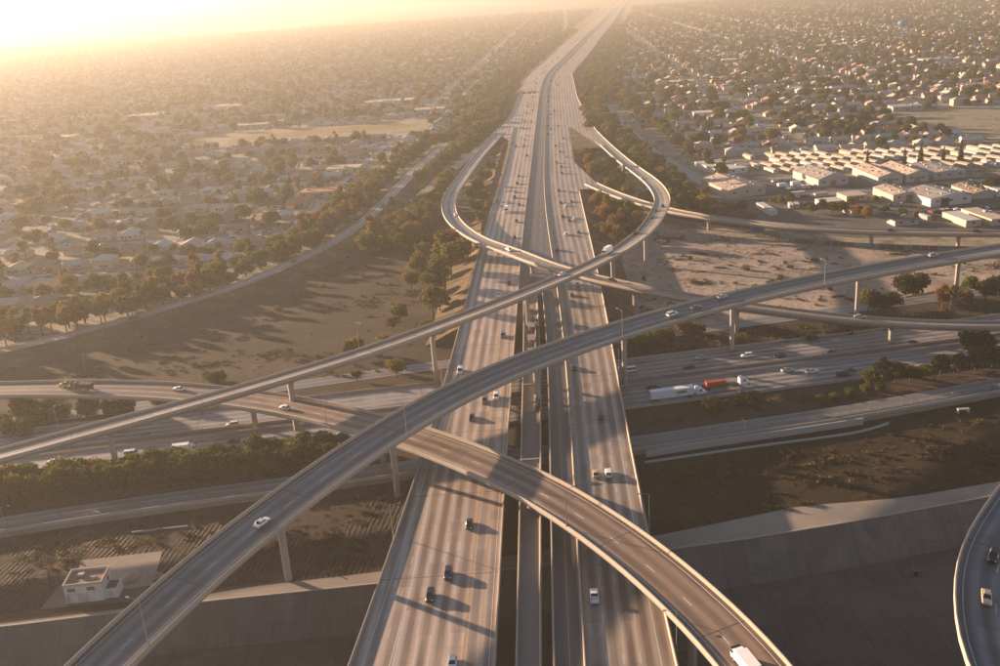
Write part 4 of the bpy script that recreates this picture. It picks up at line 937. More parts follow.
shed('warehouse', 'pink-beige gabled warehouse, right of a matching pair', 291, 676, 16, 42, 7, R(2), 'wall_grey', 'beige_roof', 3.0, 'y', ((0, 4, 4, 'door_paint'),))
shed('warehouse', 'flat grey warehouse right of the matching gabled pair', 315, 678, 22, 38, 6.5, R(2), 'wall_grey', 'metal_roof', 1.2, 'y')
shed('warehouse', 'beige workshop left of the blue and white shed', 260, 614, 17, 28, 6, R(4), 'wall_cream', 'beige_roof', 1.8, 'y', ((2, 4, 4, 'door_paint'),))
bw = shed('warehouse', 'white and blue metal shed with dark open doorway', 279, 597, 27, 30, 6.5, R(8), 'wall_white', 'metal_roof', 2.6, 'y', ((-4, 5.5, 4.6, 'rubber'),))
mb = MB(); mb.box((4.5, -15.12, 5.2), (18, .1, 1.2)); mb.build('blue_fascia', 'blue_trim', bw); mb = MB(); mb.box((13.62, 0, 2.4), (.1, 29, 1.6)); mb.build('blue_panel', 'blue_wall', bw)
shed('warehouse', 'brown-roofed building right of the blue and white shed', 306, 607, 13, 28, 5, R(2), 'wall_cream', 'roof_brown', 1.6, 'y', ((0, 3, 3, 'paint_silver'),))
shed('warehouse', 'pale flat-roofed building at the right edge behind the parked cars', 325, 606, 18, 20, 5, R(2), 'wall_white', 'roof_white')
shed('warehouse', 'small pale workshop between the dark warehouse and beige workshop', 233, 617, 14, 14, 4.5, R(6), 'wall_cream', 'roof_tan', doors=((0, 3, 3, 'door_paint'),))
shed('warehouse', 'small white flat-roofed office among trees in front of the street', 214, 604, 14, 12, 4.5, R(6), 'wall_white', 'roof_white', doors=((0, 2, 2.6, 'door_paint'),))
shed('trailer_unit', 'white trailer parked alone behind the low exit ramp', 173, 600, 4.5, 26, 3.6, R(4), 'wall_white', 'roof_white', cat='trailer')
shed('storage_shed', 'cream storage shed behind the exit ramp, left of two', 267, 539, 9, 24, 4.5, R(6), 'wall_cream', 'roof_white', cat='shed')
shed('storage_shed', 'cream storage shed behind the exit ramp, right of two', 281, 541, 10, 30, 4.5, R(6), 'wall_cream', 'roof_tan', cat='shed')
shed('storage_shed', 'low purple-grey roofed shed behind the golden tree', 236, 545, 14, 10, 3.6, R(4), 'wall_grey', 'roof_dark', cat='shed')
shed('storage_shed', 'tan cottage at the foot of the orange trees', 221, 578, 11, 13, 4, R(4), 'wall_pink', 'roof_terracotta', 1.6, 'x', cat='shed')
# mobile homes in rows
mhw = MB(); mhw.box((0, 0, .3), (4.4, 15, 2.7)); MHW = mhw.data('wall', 'wall_white')
mhr = MB(); mhr.add([(-2.5, -7.8, 3), (2.5, -7.8, 3), (2.5, 7.8, 3), (-2.5, 7.8, 3), (0, -7.8, 3.7), (0, 7.8, 3.7)], [(1, 2, 5, 4), (3, 0, 4, 5), (0, 1, 4), (2, 3, 5), (3, 2, 1, 0)]); MHR = mhr.data('roof', 'roof_white')
mhd = MB(); mhd.box((2.23, 1.5, .5), (.06, 1.0, 2.0)); MHD = mhd.data('door', 'door_paint')
mhv = MB(); mhv.box((0, -7.53, 1.4), (1.6, .06, 1.0)); MHV = mhv.data('window', 'window_glass')
homes = []
for row in range(4):
    k = 0
    for j in range(24):
        x = 203 + j * 9.4 + random.uniform(-1, 1) + row * 3; y = 728 + row * 22 - j * 2.0 + random.uniform(-1.5, 1.5)
        if row == 0 and (x < 210): continue
        if random.random() < .10 or not inframe((x, y, 0), 10) or x > 405: continue
        k += 1; r = empty('mobile_home', (x, y, .05), R(14 + random.uniform(-4, 4))); wv_ = obj('wall', MHW, r); rf = obj('roof', MHR, r); obj('door', MHD, r); obj('window', MHV, r)
        slot(wv_, random.choice(['wall_white', 'wall_cream', 'wall_cream'])); slot(rf, random.choice(['roof_white', 'roof_tan', 'roof_tan', 'roof_pinkish', 'roof_grey']))
        tag(r, f'pale mobile home behind the warehouses, {ordn(k)} from left in {ordn(row + 1)} row', 'mobile home', 'mobile homes at right')
# parked vehicles
rows = [(262, 566, 8, 3.0, R(96), 'outside the blue and white shed'), (268, 556, 9, 3.0, R(96), 'in the yard before the blue shed'), (205, 662, 6, 3.4, R(100), 'beside the dark warehouse'), (292, 566, 9, 3.0, R(95), 'near the right hand storage sheds')]
for x0, y0, n_, dx, a, ph_ in rows:
    for k in range(n_):
        o = car(random.choice(['sedan', 'suv', 'van', 'pickup', 'hatchback']), cc := random.choice(['white', 'white', 'silver', 'black', 'grey', 'dark blue', 'red']), (x0 + k * dx, y0 + random.uniform(-.6, .6), .06), a, False)
        tag(o, f'{cc} car parked {ph_}, {ordn(k + 1)} from left in its row', 'car', 'parked vehicles')
o = boxtruck((204, 668, .06), R(15)); tag(o, 'white box truck parked beside the dark-walled warehouse', 'truck')
o = boxtruck((214, 671, .06), R(20)); tag(o, 'second white box truck parked nearer the dark-walled warehouse', 'truck')
q = at(758, 231, 0); o = boxtruck((q[0], q[1], .06), R(20), 'blue'); tag(o, 'blue truck parked on dirt under the low exit ramp', 'truck')
for x0, y0, n_, dx, dy, a, ph_ in [(184, 632, 9, 3.2, .3, R(95), 'along the street before the large pale warehouse'), (196, 612, 7, 3.1, .2, R(92), 'behind the white trailer'), (240, 560, 6, 3.2, .1, R(96), 'beside the low purple-grey shed'), (300, 548, 8, 3.1, .4, R(94), 'right of the storage sheds'), (246, 590, 4, 3.0, 0, R(96), 'left of the blue and white shed'), (296, 640, 10, 3.2, 0, R(90), 'across the street from the gabled pair'), (203, 690, 4, 3.2, 0, R(98), 'between the pale and the dark warehouses')]:
    for k in range(n_):
        o = car(random.choice(['sedan', 'suv', 'van', 'pickup', 'hatchback']), cc := random.choice(['white', 'white', 'silver', 'black', 'grey', 'dark blue', 'red', 'beige']), (x0 + k * dx, y0 + k * dy + random.uniform(-.7, .7), .07), a + random.choice([0, math.pi]), False)
        tag(o, f'{cc} car parked {ph_}, {ordn(k + 1)} from left', 'car', 'parked vehicles')
for k, (x, y, a, cc) in enumerate([(190, 606, 80, 'white'), (194, 607, 80, 'cream'), (228, 572, 20, 'tan'), (252, 552, 95, 'grey'), (309, 566, 88, 'white'), (312.6, 567, 88, 'tan'), (218, 632, 12, 'grey'), (205, 640, 10, 'white')]):
    r = empty('shipping_container', (x, y, .06), R(a)); mt_ = 'wall_' + cc if cc in WALLC else 'roof_' + cc
    mb = MB(); mb.box((0, 0, 0), (9.5, 2.5, 2.6)); mb.build('box', mt_, r)
    for s_ in (-.62, .62): mb = MB(); mb.box((4.77, s_, .1), (.06, 1.15, 2.4)); mb.build('door', 'steel', r)
    mb = MB()
    for q_ in np.arange(-4.4, 4.5, .6):
        for s_ in (-1, 1): mb.box((q_, s_ * 1.27, .15), (.25, .06, 2.3))
    mb.build('ribs', mt_, r)
    tag(r, f'{cc} shipping container in the warehouse yards, {ordn(sorted(range(8), key=lambda i: [190, 194, 228, 252, 309, 312.6, 218, 205][i]).index(k) + 1)} from left', 'container', 'containers in the yards')
# fence with graffiti under the exit ramp
fn = empty('panel_fence', (215, 486, 0)); tag(fn, 'long dark panel fence running below the low exit ramp', 'fence')
pnl = MB(); pnl.box((0, 0, .0), (3.9, .18, 2.6)); PNL = pnl.data('panel', 'roof_dark'); pst = MB(); pst.box((0, 0, 0), (.28, .28, 2.8)); PST = pst.data('post', 'girder_concrete')
fl = Path([(150, 536, 0), (176, 511, 0), (212, 491, 0), (260, 472, 0), (300, 460, 0)], 4)
for i in range(len(fl.p)):
    a = fl.heading(i); o = obj('panel', PNL, fn, tuple(fl.p[i] - np.array([215, 486, 0])), a); e = fl.p[i] + fl.t[i] * 2 - np.array([215, 486, 0]); obj('post', PST, fn, tuple(e), a)
    if i in (4, 5, 9, 14, 15, 16, 20, 24, 25, 29): slot(o, 'mural_paint')
# water tower far right
wt = empty('water_tower', (847, 2019, 0)); tag(wt, 'blue water tower standing far off among houses at upper right', 'water tower')
mb = MB(); mb.tube([(0, 0, 26), (0, 0, 28), (0, 0, 33), (0, 0, 37), (0, 0, 39)], [3, 9, 10.5, 9, 1], 16); mb.build('tank', 'tank_blue', wt, True)
for k in range(5):
    t = 2 * math.pi * k / 5; mb = MB(); mb.tube([(9.5 * math.cos(t), 9.5 * math.sin(t), 0), (8.4 * math.cos(t), 8.4 * math.sin(t), 30)], .5, 8); mb.build('leg', 'tank_blue', wt)
mb = MB(); mb.tube([(0, 0, 0), (0, 0, 27)], 1.2, 10); mb.build('riser', 'tank_blue', wt)
# ================================================================== trees
def leaf_cloud(lobes, n, size, seed, flat_=.0):
    """many small leaf-clump faces scattered through a set of ellipsoid lobes (x,y,z,rx,ry,rz)"""
    g = np.random.default_rng(seed); lob = np.array(lobes, float); vol = lob[:, 3] * lob[:, 4] * lob[:, 5]; pick = g.choice(len(lob), n, p=vol / vol.sum())
    d = g.normal(size=(n, 3)); d /= np.linalg.norm(d, axis=1)[:, None]; r = g.uniform(0, 1, n) ** .28
    c = lob[pick, :3] + d * lob[pick, 3:] * (r * g.uniform(.82, 1.12, n))[:, None]
    nr = d + g.normal(scale=.75, size=(n, 3)); nr[:, 2] += flat_; nr /= np.linalg.norm(nr, axis=1)[:, None]
    a = g.normal(size=(n, 3)); u = np.cross(nr, a); u /= np.linalg.norm(u, axis=1)[:, None]; v = np.cross(nr, u)
    s = (size * g.uniform(.6, 1.4, n))[:, None]; k = g.uniform(.55, 1.0, n)[:, None]
    V = np.stack([c - u * s * .5 - v * s * k * .15, c + u * s * .1 - v * s * k * .5, c + u * s * .5 + v * s * k * .12, c - u * s * .12 + v * s * k * .5], 1).reshape(-1, 3)
    return V
def cloud_mesh(name, V, mat):
    me = bpy.data.meshes.new(name); n = len(V) // 4
    me.vertices.add(len(V)); me.vertices.foreach_set('co', V.astype(np.float32).ravel())
    me.loops.add(len(V)); me.loops.foreach_set('vertex_index', np.arange(len(V), dtype=np.int32))
    me.polygons.add(n); me.polygons.foreach_set('loop_start', np.arange(0, 4 * n, 4, dtype=np.int32)); me.polygons.foreach_set('loop_total', np.full(n, 4, np.int32))
    me.materials.append(MATS[mat]); me.update(calc_edges=True); return me
def trunk_mesh(h, r, limbs, seed):
    g = random.Random(seed); mb = MB(); lean = (g.uniform(-.06, .06) * h, g.uniform(-.06, .06) * h)
    mb.tube([(0, 0, -.3), (lean[0] * .4, lean[1] * .4, h * .45), (lean[0], lean[1], h)], [r, r * .75, r * .35], 7)
    for (x, y, z) in limbs: mb.tube([(lean[0] * .5, lean[1] * .5, h * .5), (x * .55, y * .55, (h * .5 + z) * .5 + .3), (x, y, z)], [r * .5, r * .33, r * .12], 5)
    return mb.data('trunk', 'bark', True)
TREE = {}
def ttype(name, lobes, n, size, mat, th, tr, seed, flat_=0.):
    lm_ = [(l[0], l[1], l[2]) for l in lobes if abs(l[0]) + abs(l[1]) > .4][:5]
    TREE[name] = (trunk_mesh(th, tr, lm_, seed), cloud_mesh('crown', leaf_cloud(lobes, n, size, seed, flat_), mat))
def lobes_round(seed, R_=3.6, h=6.2, k=7):
    g = random.Random(seed); out = [(0, 0, h, R_ * .75, R_ * .75, R_ * .68)]
    for i in range(k):
        t = 2 * math.pi * i / k + g.uniform(-.4, .4); rr = R_ * g.uniform(.38, .82); q = R_ * g.uniform(.28, .54)
        out.append((rr * math.cos(t), rr * math.sin(t), h + g.uniform(-2.0, 1.3), q, q, q * .8))
    return out
def lobes_euca(seed, H=13):
    g = random.Random(seed); out = []
    for i in range(9):
        t = g.uniform(0, 6.28); z = H * g.uniform(.38, .95); rr = (1.0 - z / H * .55) * 3.4 * g.uniform(.3, 1); q = g.uniform(1.1, 2.0)
        out.append((rr * math.cos(t), rr * math.sin(t), z, q, q, q * .85))
    return out
for i, (mt, rs) in enumerate((('leaf_green', 3.6), ('leaf_olive', 3.8), ('leaf_olive', 3.2), ('leaf_dark', 3.8), ('leaf_rust', 3.0))):
    ttype(f'round{i}', lobes_round(40 + i, rs, 4.2 + .15 * i), 1300, .66, mt, 4.0, .24, 60 + i)
for i, mt in enumerate(('leaf_olive', 'leaf_rust', 'leaf_dark')):
    ttype(f'euca{i}', lobes_euca(80 + i), 1200, .72, mt, 11.5, .3, 70 + i)
ttype('cypress', [(0, 0, 2 + 1.15 * k, 1.5 * (1 - k / 9.5), 1.5 * (1 - k / 9.5), 1.1) for k in range(9)], 700, .6, 'leaf_dark', 9, .2, 91)
ttype('gold', lobes_round(99, 3.7, 4.8), 900, .75, 'leaf_gold', 4.2, .24, 92)
ttype('shrub', [(0, 0, .9, 1.5, 1.3, .9), (1.1, .4, .7, .9, .9, .7), (-.9, -.6, .7, 1, .8, .7)], 260, .45, 'leaf_olive', 1.0, .08, 93)
ttype('brush', [(0, 0, .35, 2.4, 1.2, .5), (2.2, .5, .3, 1.4, .9, .4), (-1.8, -.4, .3, 1.5, .8, .42)], 220, .42, 'dry_brush', .5, .06, 94)
ttype('hedge0', lobes_round(101, 3.5, 3.6, 8) + [(0, 0, 1.8, 2.8, 2.8, 1.8)], 1300, .66, 'leaf_green', 3.4, .2, 95)
ttype('hedge1', lobes_round(102, 3.3, 3.9, 8) + [(.6, 0, 1.8, 2.8, 2.6, 1.8)], 1300, .66, 'leaf_olive', 3.4, .2, 96)
# palm: bare stem and a burst of drooping fronds
pv = []; g_ = random.Random(3)
for k in range(26):
    t = 2 * math.pi * k / 26 + g_.uniform(-.1, .1); up = g_.uniform(-.5, .9)
    for j in range(5):
        r0_, r1_ = .45 * j, .45 * (j + 1); z0_ = 12 + up * r0_ - .28 * r0_**2; z1_ = 12 + up * r1_ - .28 * r1_**2; w_ = .28
        ca, sa = math.cos(t), math.sin(t); pv += [(r0_ * ca - w_ * sa, r0_ * sa + w_ * ca, z0_), (r0_ * ca + w_ * sa, r0_ * sa - w_ * ca, z0_), (r1_ * ca + w_ * sa * .8, r1_ * sa - w_ * ca * .8, z1_), (r1_ * ca - w_ * sa * .8, r1_ * sa + w_ * ca * .8, z1_)]
TREE['palm'] = (trunk_mesh(12, .2, [], 97), cloud_mesh('crown', np.array(pv), 'leaf_green'))
NT = {'n': 0}
def tree(kind, x, y, s=1.0, z=0.0, name='tree', sz=None):
    if kind in ('shrub', 'brush'): name = 'shrub'
    if y > 380:                                                     # crowns stay clear of the decks and roads
        for P, hw_ in ((PD, 5.5), (PB, 5.7), (PE, 5.8), (P1, 4.6), (PFR, 5.0)):
            d = math.sqrt(float(np.min((P.p[:, 0] - x)**2 + (P.p[:, 1] - y)**2))) - hw_
            if s * 3.9 > d and kind not in ('shrub', 'brush'): s = max(.45, d / 3.9)
    r = empty(name, (x, y, z), random.uniform(0, 6.28)); k = sz or random.uniform(.85, 1.15); r.scale = (s, s, s * k)
    obj('trunk', TREE[kind][0], r); obj('crown', TREE[kind][1], r); NT['n'] += 1; r['tk'] = kind
    return r
ADJ = {'round0': 'green', 'round1': 'olive', 'round2': 'olive', 'round3': 'dark green', 'round4': 'rust coloured', 'euca0': 'tall olive', 'euca1': 'tall rust coloured', 'euca2': 'tall dark', 'cypress': 'pointed dark', 'gold': 'golden', 'hedge0': 'bushy green', 'hedge1': 'bushy olive', 'palm': 'slender palm', 'shrub': 'low olive', 'brush': 'low dry'}
def row_label(lst, phrase, group, cat='tree', noun='tree', key=0, fr='left'):
    if cat == 'tree': phrase = phrase.strip()
    lst.sort(key=lambda r: pix(tuple(r.location))[key] * (1 if key == 0 else -1))
    for k, r in enumerate(lst, 1):
        tag(r, f"{ADJ[r['tk']]} {noun} {phrase}, {ordn(k)} from {fr}", cat, group); del r['tk']
# green belt between cross freeway and service road, left
lst = []
for k in range(26):
    t = k / 25; x = -176 + 122 * t; yc = np.interp(x, [-176, -57], [276.5, 286.5])
    lst.append(tree(random.choice(['hedge0', 'hedge0', 'hedge1']), x + random.uniform(-1.2, 1.2), yc + random.uniform(-1, 1), random.uniform(1.1, 1.45)))
row_label(lst, 'in the front row of the green belt', 'green belt trees')
lst = []
for k in range(22):
    t = k / 21; x = -172 + 116 * t; yc = np.interp(x, [-176, -57], [283.5, 293.5])
    lst.append(tree(random.choice(['hedge0', 'hedge1', 'round0']), x + random.uniform(-1.2, 1.2), yc + random.uniform(-1, .6), random.uniform(1.05, 1.4)))
row_label(lst, 'in the back row of the green belt', 'green belt trees')
lst = []
for k in range(26):
    q = at(random.uniform(-2, 128) if k < 23 else random.uniform(150, 200), random.uniform(410, 436) if k < 23 else random.uniform(403, 408), 0); lst.append(tree(random.choice(['hedge0', 'hedge0', 'hedge1']), q[0], q[1], random.uniform(.75, 1.2)))
row_label(lst, 'below the brown ramp at far left', 'trees below the brown ramp')
# frontage road trees
lst = []
for k in range(96):
    st_ = 150 + k * 4.5; off = random.choice([12, 16, 20, 25, 31]) + random.uniform(-2.5, 2.5)
    q = PFR.at(min(st_, PFR.s[-1] - 5), off); kd = random.choice(['round1', 'round2', 'round1', 'euca0', 'round4', 'round0', 'euca1', 'round2'])
    lst.append(tree(kd, q[0], q[1], random.uniform(1.2, 2.2) if 'euca' not in kd else random.uniform(1.05, 1.5)))
row_label(lst, 'lining the frontage road', 'frontage road trees')
lst = []
for px, py, kd, s_ in [(365, 205, 'round1', 1.5), (380, 195, 'euca0', 1.0), (392, 210, 'euca0', 1.1), (405, 190, 'round2', 1.5), (420, 185, 'round1', 1.4), (410, 212, 'euca2', .95), (430, 172, 'round1', 1.3), (375, 222, 'round2', 1.5), (356, 222, 'euca1', .9), (398, 228, 'round1', 1.2), (440, 158, 'round2', 1.4), (452, 150, 'round1', 1.3), (425, 200, 'round2', 1.2), (462, 140, 'round1', 1.5), (472, 132, 'round4', 1.3), (448, 138, 'round1', 1.4), (480, 122, 'round2', 1.5), (465, 125, 'round4', 1.4), (490, 112, 'round1', 1.6), (496, 104, 'round2', 1.5), (340, 228, 'round4', 1.3), (330, 238, 'gold', 1.0), (318, 244, 'round1', 1.3), (505, 96, 'round1', 1.6), (512, 88, 'round2', 1.7)]:
    q = at(px, py, 0); lst.append(tree(kd, q[0], q[1], s_ * 1.3))
row_label(lst, 'in the grove left of the loop ramp', 'grove left of the loop ramp')
lst = []
for px, py, kd, s_ in [(434, 320, 'euca0', .95), (428, 335, 'round1', .9), (446, 300, 'euca0', 1.1), (440, 312, 'round2', 1.0), (452, 283, 'euca1', 1.0), (444, 285, 'euca0', 1.15), (460, 268, 'round1', 1.2), (456, 258, 'euca1', .9), (436, 300, 'euca2', .8), (420, 275, 'round2', 1.0), (412, 290, 'round1', .8), (392, 330, 'round4', .9), (358, 352, 'gold', .8), (350, 357, 'round4', .8), (400, 322, 'round2', .8), (425, 262, 'round1', .8), (384, 340, 'shrub', 1.4)]:
    q = at(px, py, 0); lst.append(tree(kd, q[0], q[1], s_ * (1.9 if py < 330 else 1.25)))
row_label(lst, 'on dirt left of the freeway', 'trees left of the freeway')
lst = []
for px, py, kd, s_ in [(475, 178, 'round1', 1.2), (482, 168, 'round2', 1.2), (488, 160, 'round1', 1.1), (494, 152, 'round4', 1.0), (478, 192, 'round2', 1.2), (472, 200, 'round1', 1.1), (486, 180, 'round1', 1.1), (484, 200, 'round2', 1.1), (478, 212, 'round1', 1.1), (486, 215, 'round4', .9), (471, 188, 'round4', 1.1), (492, 170, 'round1', .9), (497, 143, 'round2', .9), (481, 222, 'round2', .8)]:
    q = at(px, py, 2); lst.append(tree(kd, q[0], q[1], s_ * 1.5, 0))
row_label(lst, 'inside the curve of the loop ramp', 'trees inside the loop')
lst = []
for px, py, kd, s_ in [(584, 158, 'round1', 1.0), (590, 166, 'round4', 1.1), (594, 180, 'round1', 1.2), (598, 190, 'round4', 1.2), (604, 200, 'round4', 1.1), (600, 210, 'round1', 1.1), (608, 216, 'round4', 1.1), (606, 226, 'euca1', .8), (614, 232, 'round4', 1.1), (610, 242, 'round1', 1.0), (618, 244, 'round4', 1.0), (596, 172, 'round0', 1.0), (602, 236, 'round1', .9), (590, 148, 'round1', 1.0), (598, 156, 'round0', .9), (606, 168, 'round2', 1.0), (600, 222, 'round4', 1.0)]:
    q = at(px, py, 1); lst.append(tree(kd, q[0], q[1], s_ * 1.7, 0))
row_label(lst, 'inside the curling flyover', 'trees right of the freeway')
lst = []
for px, py, kd, s_ in [(655, 345, 'round1', .95), (668, 342, 'round2', .85), (685, 341, 'round4', 1.1), (697, 340, 'round1', .9), (645, 350, 'round0', .8), (636, 352, 'round0', .9), (880, 314, 'round3', 1.0), (892, 310, 'round3', .95), (868, 312, 'round1', 1.1), (905, 300, 'round3', 1.2), (918, 296, 'round3', 1.1), (942, 312, 'euca1', .75), (950, 310, 'euca0', .7), (966, 308, 'round4', .9), (985, 300, 'round3', 1.0), (995, 298, 'round3', 1.0), (970, 292, 'round0', 1.0), (962, 358, 'euca2', .75), (975, 356, 'round3', 1.1), (985, 357, 'euca2', .7), (882, 381, 'euca2', .7), (870, 386, 'round1', .8), (895, 384, 'round3', .9), (910, 382, 'round3', .8), (925, 380, 'round1', .7), (940, 376, 'round3', .8), (958, 372, 'round3', .8), (975, 370, 'round3', .9), (992, 368, 'round3', .9), (820, 404, 'hedge1', .5), (834, 402, 'hedge1', .45), (850, 398, 'hedge0', .5), (866, 394, 'hedge1', .5), (880, 391, 'hedge0', .5), (214, 382, 'hedge0', .62), (208, 380, 'hedge0', .55), (222, 381, 'hedge0', .55), (397, 378, 'round1', .85), (357, 381, 'round1', .55), (390, 372, 'round2', .6), (380, 360, 'round4', .5), (708, 409, 'shrub', 1.8), (718, 408, 'shrub', 1.6), (733, 405, 'shrub', 1.6), (748, 403, 'shrub', 2.0), (756, 401, 'shrub', 1.6)]:
    q = at(px, py, 0); lst.append(tree(kd, q[0], q[1], s_ * 1.25))
row_label(lst, 'beside the cross freeway', 'trees by the cross freeway')
lst = []
for px, py, kd, s_ in [(867, 221, 'gold', .95), (858, 216, 'round4', 1.0), (812, 214, 'round0', .9), (822, 212, 'round3', .9), (832, 213, 'round0', 1.0), (842, 214, 'round3', .9), (742, 212, 'round3', .95), (733, 212, 'round0', .7), (772, 202, 'shrub', 1.6), (790, 202, 'round0', .8), (781, 204, 'round2', .8), (867, 166, 'cypress', 1.0), (886, 169, 'round3', .9), (904, 168, 'cypress', 1.4), (920, 168, 'cypress', 1.5), (943, 165, 'cypress', 1.1), (960, 165, 'cypress', 1.5), (990, 192, 'round3', 1.3), (998, 190, 'round3', 1.2), (903, 214, 'shrub', 1.8), (885, 213, 'round0', .7), (920, 216, 'shrub', 2), (875, 205, 'round1', .7), (850, 208, 'round2', .8), (715, 212, 'shrub', 1.5), (728, 208, 'shrub', 1.6)]:
    q = at(px, py, 0); lst.append(tree(kd, q[0], q[1], s_ * 1.15))
row_label(lst, 'among the warehouses', 'trees among the warehouses')
lst = []
BR = [(665, 244), (682, 240), (700, 254), (728, 241), (745, 270), (760, 262), (702, 272), (690, 260), (720, 268), (775, 255), (800, 250), (815, 262), (840, 258), (780, 278), (812, 285), (830, 290), (795, 286), (770, 282), (755, 288), (660, 262), (672, 270), (693, 283), (735, 284), (790, 268), (850, 300), (820, 300), (742, 330), (690, 350), (812, 340), (850, 270), (655, 300), (668, 296), (800, 300), (838, 297), (860, 300)]
for px, py in BR:
    q = at(px, py, 0); lst.append(tree(random.choice(['brush', 'brush', 'shrub']), q[0], q[1], random.uniform(.7, 1.5)))
row_label(lst, 'on the sandy lot below the exit ramp', 'brush on the sandy lot', 'shrub', 'shrub')
lst = []
for k in range(34):
    px, py = random.uniform(130, 425), 0; py = np.interp(px, [130, 250, 425], [362, 335, 262]) + random.uniform(-20, 12)
    q = at(px, py, 0); lst.append(tree(random.choice(['brush', 'brush', 'shrub']), q[0], q[1], random.uniform(.6, 1.3)))
row_label(lst, 'on the bare dirt below the frontage road', 'brush on the bare dirt', 'shrub', 'shrub')

# ================================================================== suburbs: houses and garden trees
def xleft(y): return float(np.interp(y, [300, 380, 421, 458, 513, 554, 612, 846, 922, 1100, 1450, 1700, 2050, 2950, 4200, 6200, 12000], [-395, -276, -228, -192, -138, -116, -94, -66, -54, -8, 20, 40, 96, 225, 425, 735, 1650]))
def xright(y): return float(np.interp(y, [500, 720, 900, 1040, 1100, 1234, 1450, 1890, 2370, 3066, 5952, 12000], [150, 158, 162, 162, 165, 168, 185, 235, 330, 420, 900, 1840]))
GA = math.atan2(.085, 1.0); NN = np.array([math.sin(GA), math.cos(GA)]); EE = np.array([math.cos(GA), -math.sin(GA)])
def zone(x, y, mh):
    """which suburb a point lies in, keeping mh metres clear of the roads that bound it"""
    if x < xleft(y) - mh: 
        if -340 < x < -65 and 1100 < y < 1230: return None
        return 'L'
    if y > 812 - .12 * (x - 160) and x > xright(y) + mh - 20:
        if x > 398 and 740 < y < 1010: return None
        return 'R'
    return None
def view(x, y, mrg=40):
    p = np.array([x, y, 2.0]); v = p - CP
    if v @ FW < 10: return False
    a, b = pix(p); return -mrg < a < 1000 + mrg and -60 < b < 700
EWS, NSS = 78.0, 190.0                                           # street spacing
hs = []; ts = []; streets = []
FAR = 6500
for r_ in range(-3, int(FAR / EWS) + 1):
    n0 = 380 + r_ * EWS
    for c_ in range(-30, 32):
        e0 = c_ * NSS
        ctr = EE * (e0 + 95) + NN * (n0 + 39)
        lim = 300
        if not any(view(*(ctr + EE * a + NN * b), 60) for a in (-95, 0, 95) for b in (-39, 0, 39)): continue
        far = ctr[1] > 2600
        for side in (0, 1):
            nlot = 9 if ctr[1] < 2600 else 7
            for k in range(nlot):
                e = e0 + 12 + (k + .5) * (NSS - 18) / nlot + random.uniform(-1.5, 1.5); n_ = n0 + (17 if side == 0 else 56) + random.uniform(-2, 2)
                p = EE * e + NN * n_; zn = zone(p[0], p[1], 40)
                if zn and view(*p) and random.random() < .93: hs.append((p[0], p[1], -GA + (0 if side == 0 else math.pi), zn))
                for _ in range(3 if not far else 2):
                    if random.random() < .72:
                        q = EE * (e + random.uniform(-9, 9)) + NN * (n0 + random.choice([5, 33, 36, 39, 43, 69, 28, 48]) + random.uniform(-3, 3)); zt = zone(q[0], q[1], 18)
                        if zt and view(*q): ts.append((q[0], q[1], zt))
        streets.append((e0, n0))
# belts of trees between the freeway and the suburbs
PATHS = [(PFR, 15), (PB, 13), (PD, 13), (P1, 12), (PE, 12)]
def offroad(x, y): return all(np.min((P.p[:, 0] - x)**2 + (P.p[:, 1] - y)**2) > d * d for P, d in PATHS) and not (138 < x < 172 and y < 1260)
belt = []
for _ in range(9000):
    y = 560 * (3600 / 560) ** random.random()
    a, b = ((xleft(y) - 22, LL(y) - 17) if random.random() < .55 else (RR(y) + 19, xright(y) + 16)); x = random.uniform(a, b)
    if b > a and view(x, y) and offroad(x, y) and random.random() < min(1, 1100 / y) * (b - a) / 70: belt.append((x, y, 'L' if x < LL(y) else 'R'))
random.shuffle(ts)
# streets, one sheet per suburb
for zn_, nm_lab in (('L', 'streets of the suburb left of the freeway'), ('R', 'streets of the suburb right of the freeway')):
    mb = MB()
    for e0, n0 in streets:
        for (ea, na, eb, nb) in ((e0, n0 - 4, e0 + NSS, n0 + 4), (e0 - 4.5, n0, e0 + 4.5, n0 + EWS)):
            along = (eb - ea) > (nb - na); m_ = 8
            for j in range(m_):
                if along: c4 = [(ea + (eb - ea) * j / m_, na), (ea + (eb - ea) * (j + 1) / m_, na), (ea + (eb - ea) * (j + 1) / m_, nb), (ea + (eb - ea) * j / m_, nb)]; zz = .05
                else: c4 = [(ea, na + (nb - na) * j / m_), (eb, na + (nb - na) * j / m_), (eb, na + (nb - na) * (j + 1) / m_), (ea, na + (nb - na) * (j + 1) / m_)]; zz = .06
                w4 = [EE * a + NN * b for a, b in c4]; mid = sum(w4) / 4
                if zone(mid[0], mid[1], 14) == zn_: mb.add([(p[0], p[1], zz) for p in w4], [(0, 1, 2, 3)], [(.1, p[1]) for p in w4])
    structure(mb.build('suburb_street', 'street_asphalt'), nm_lab)
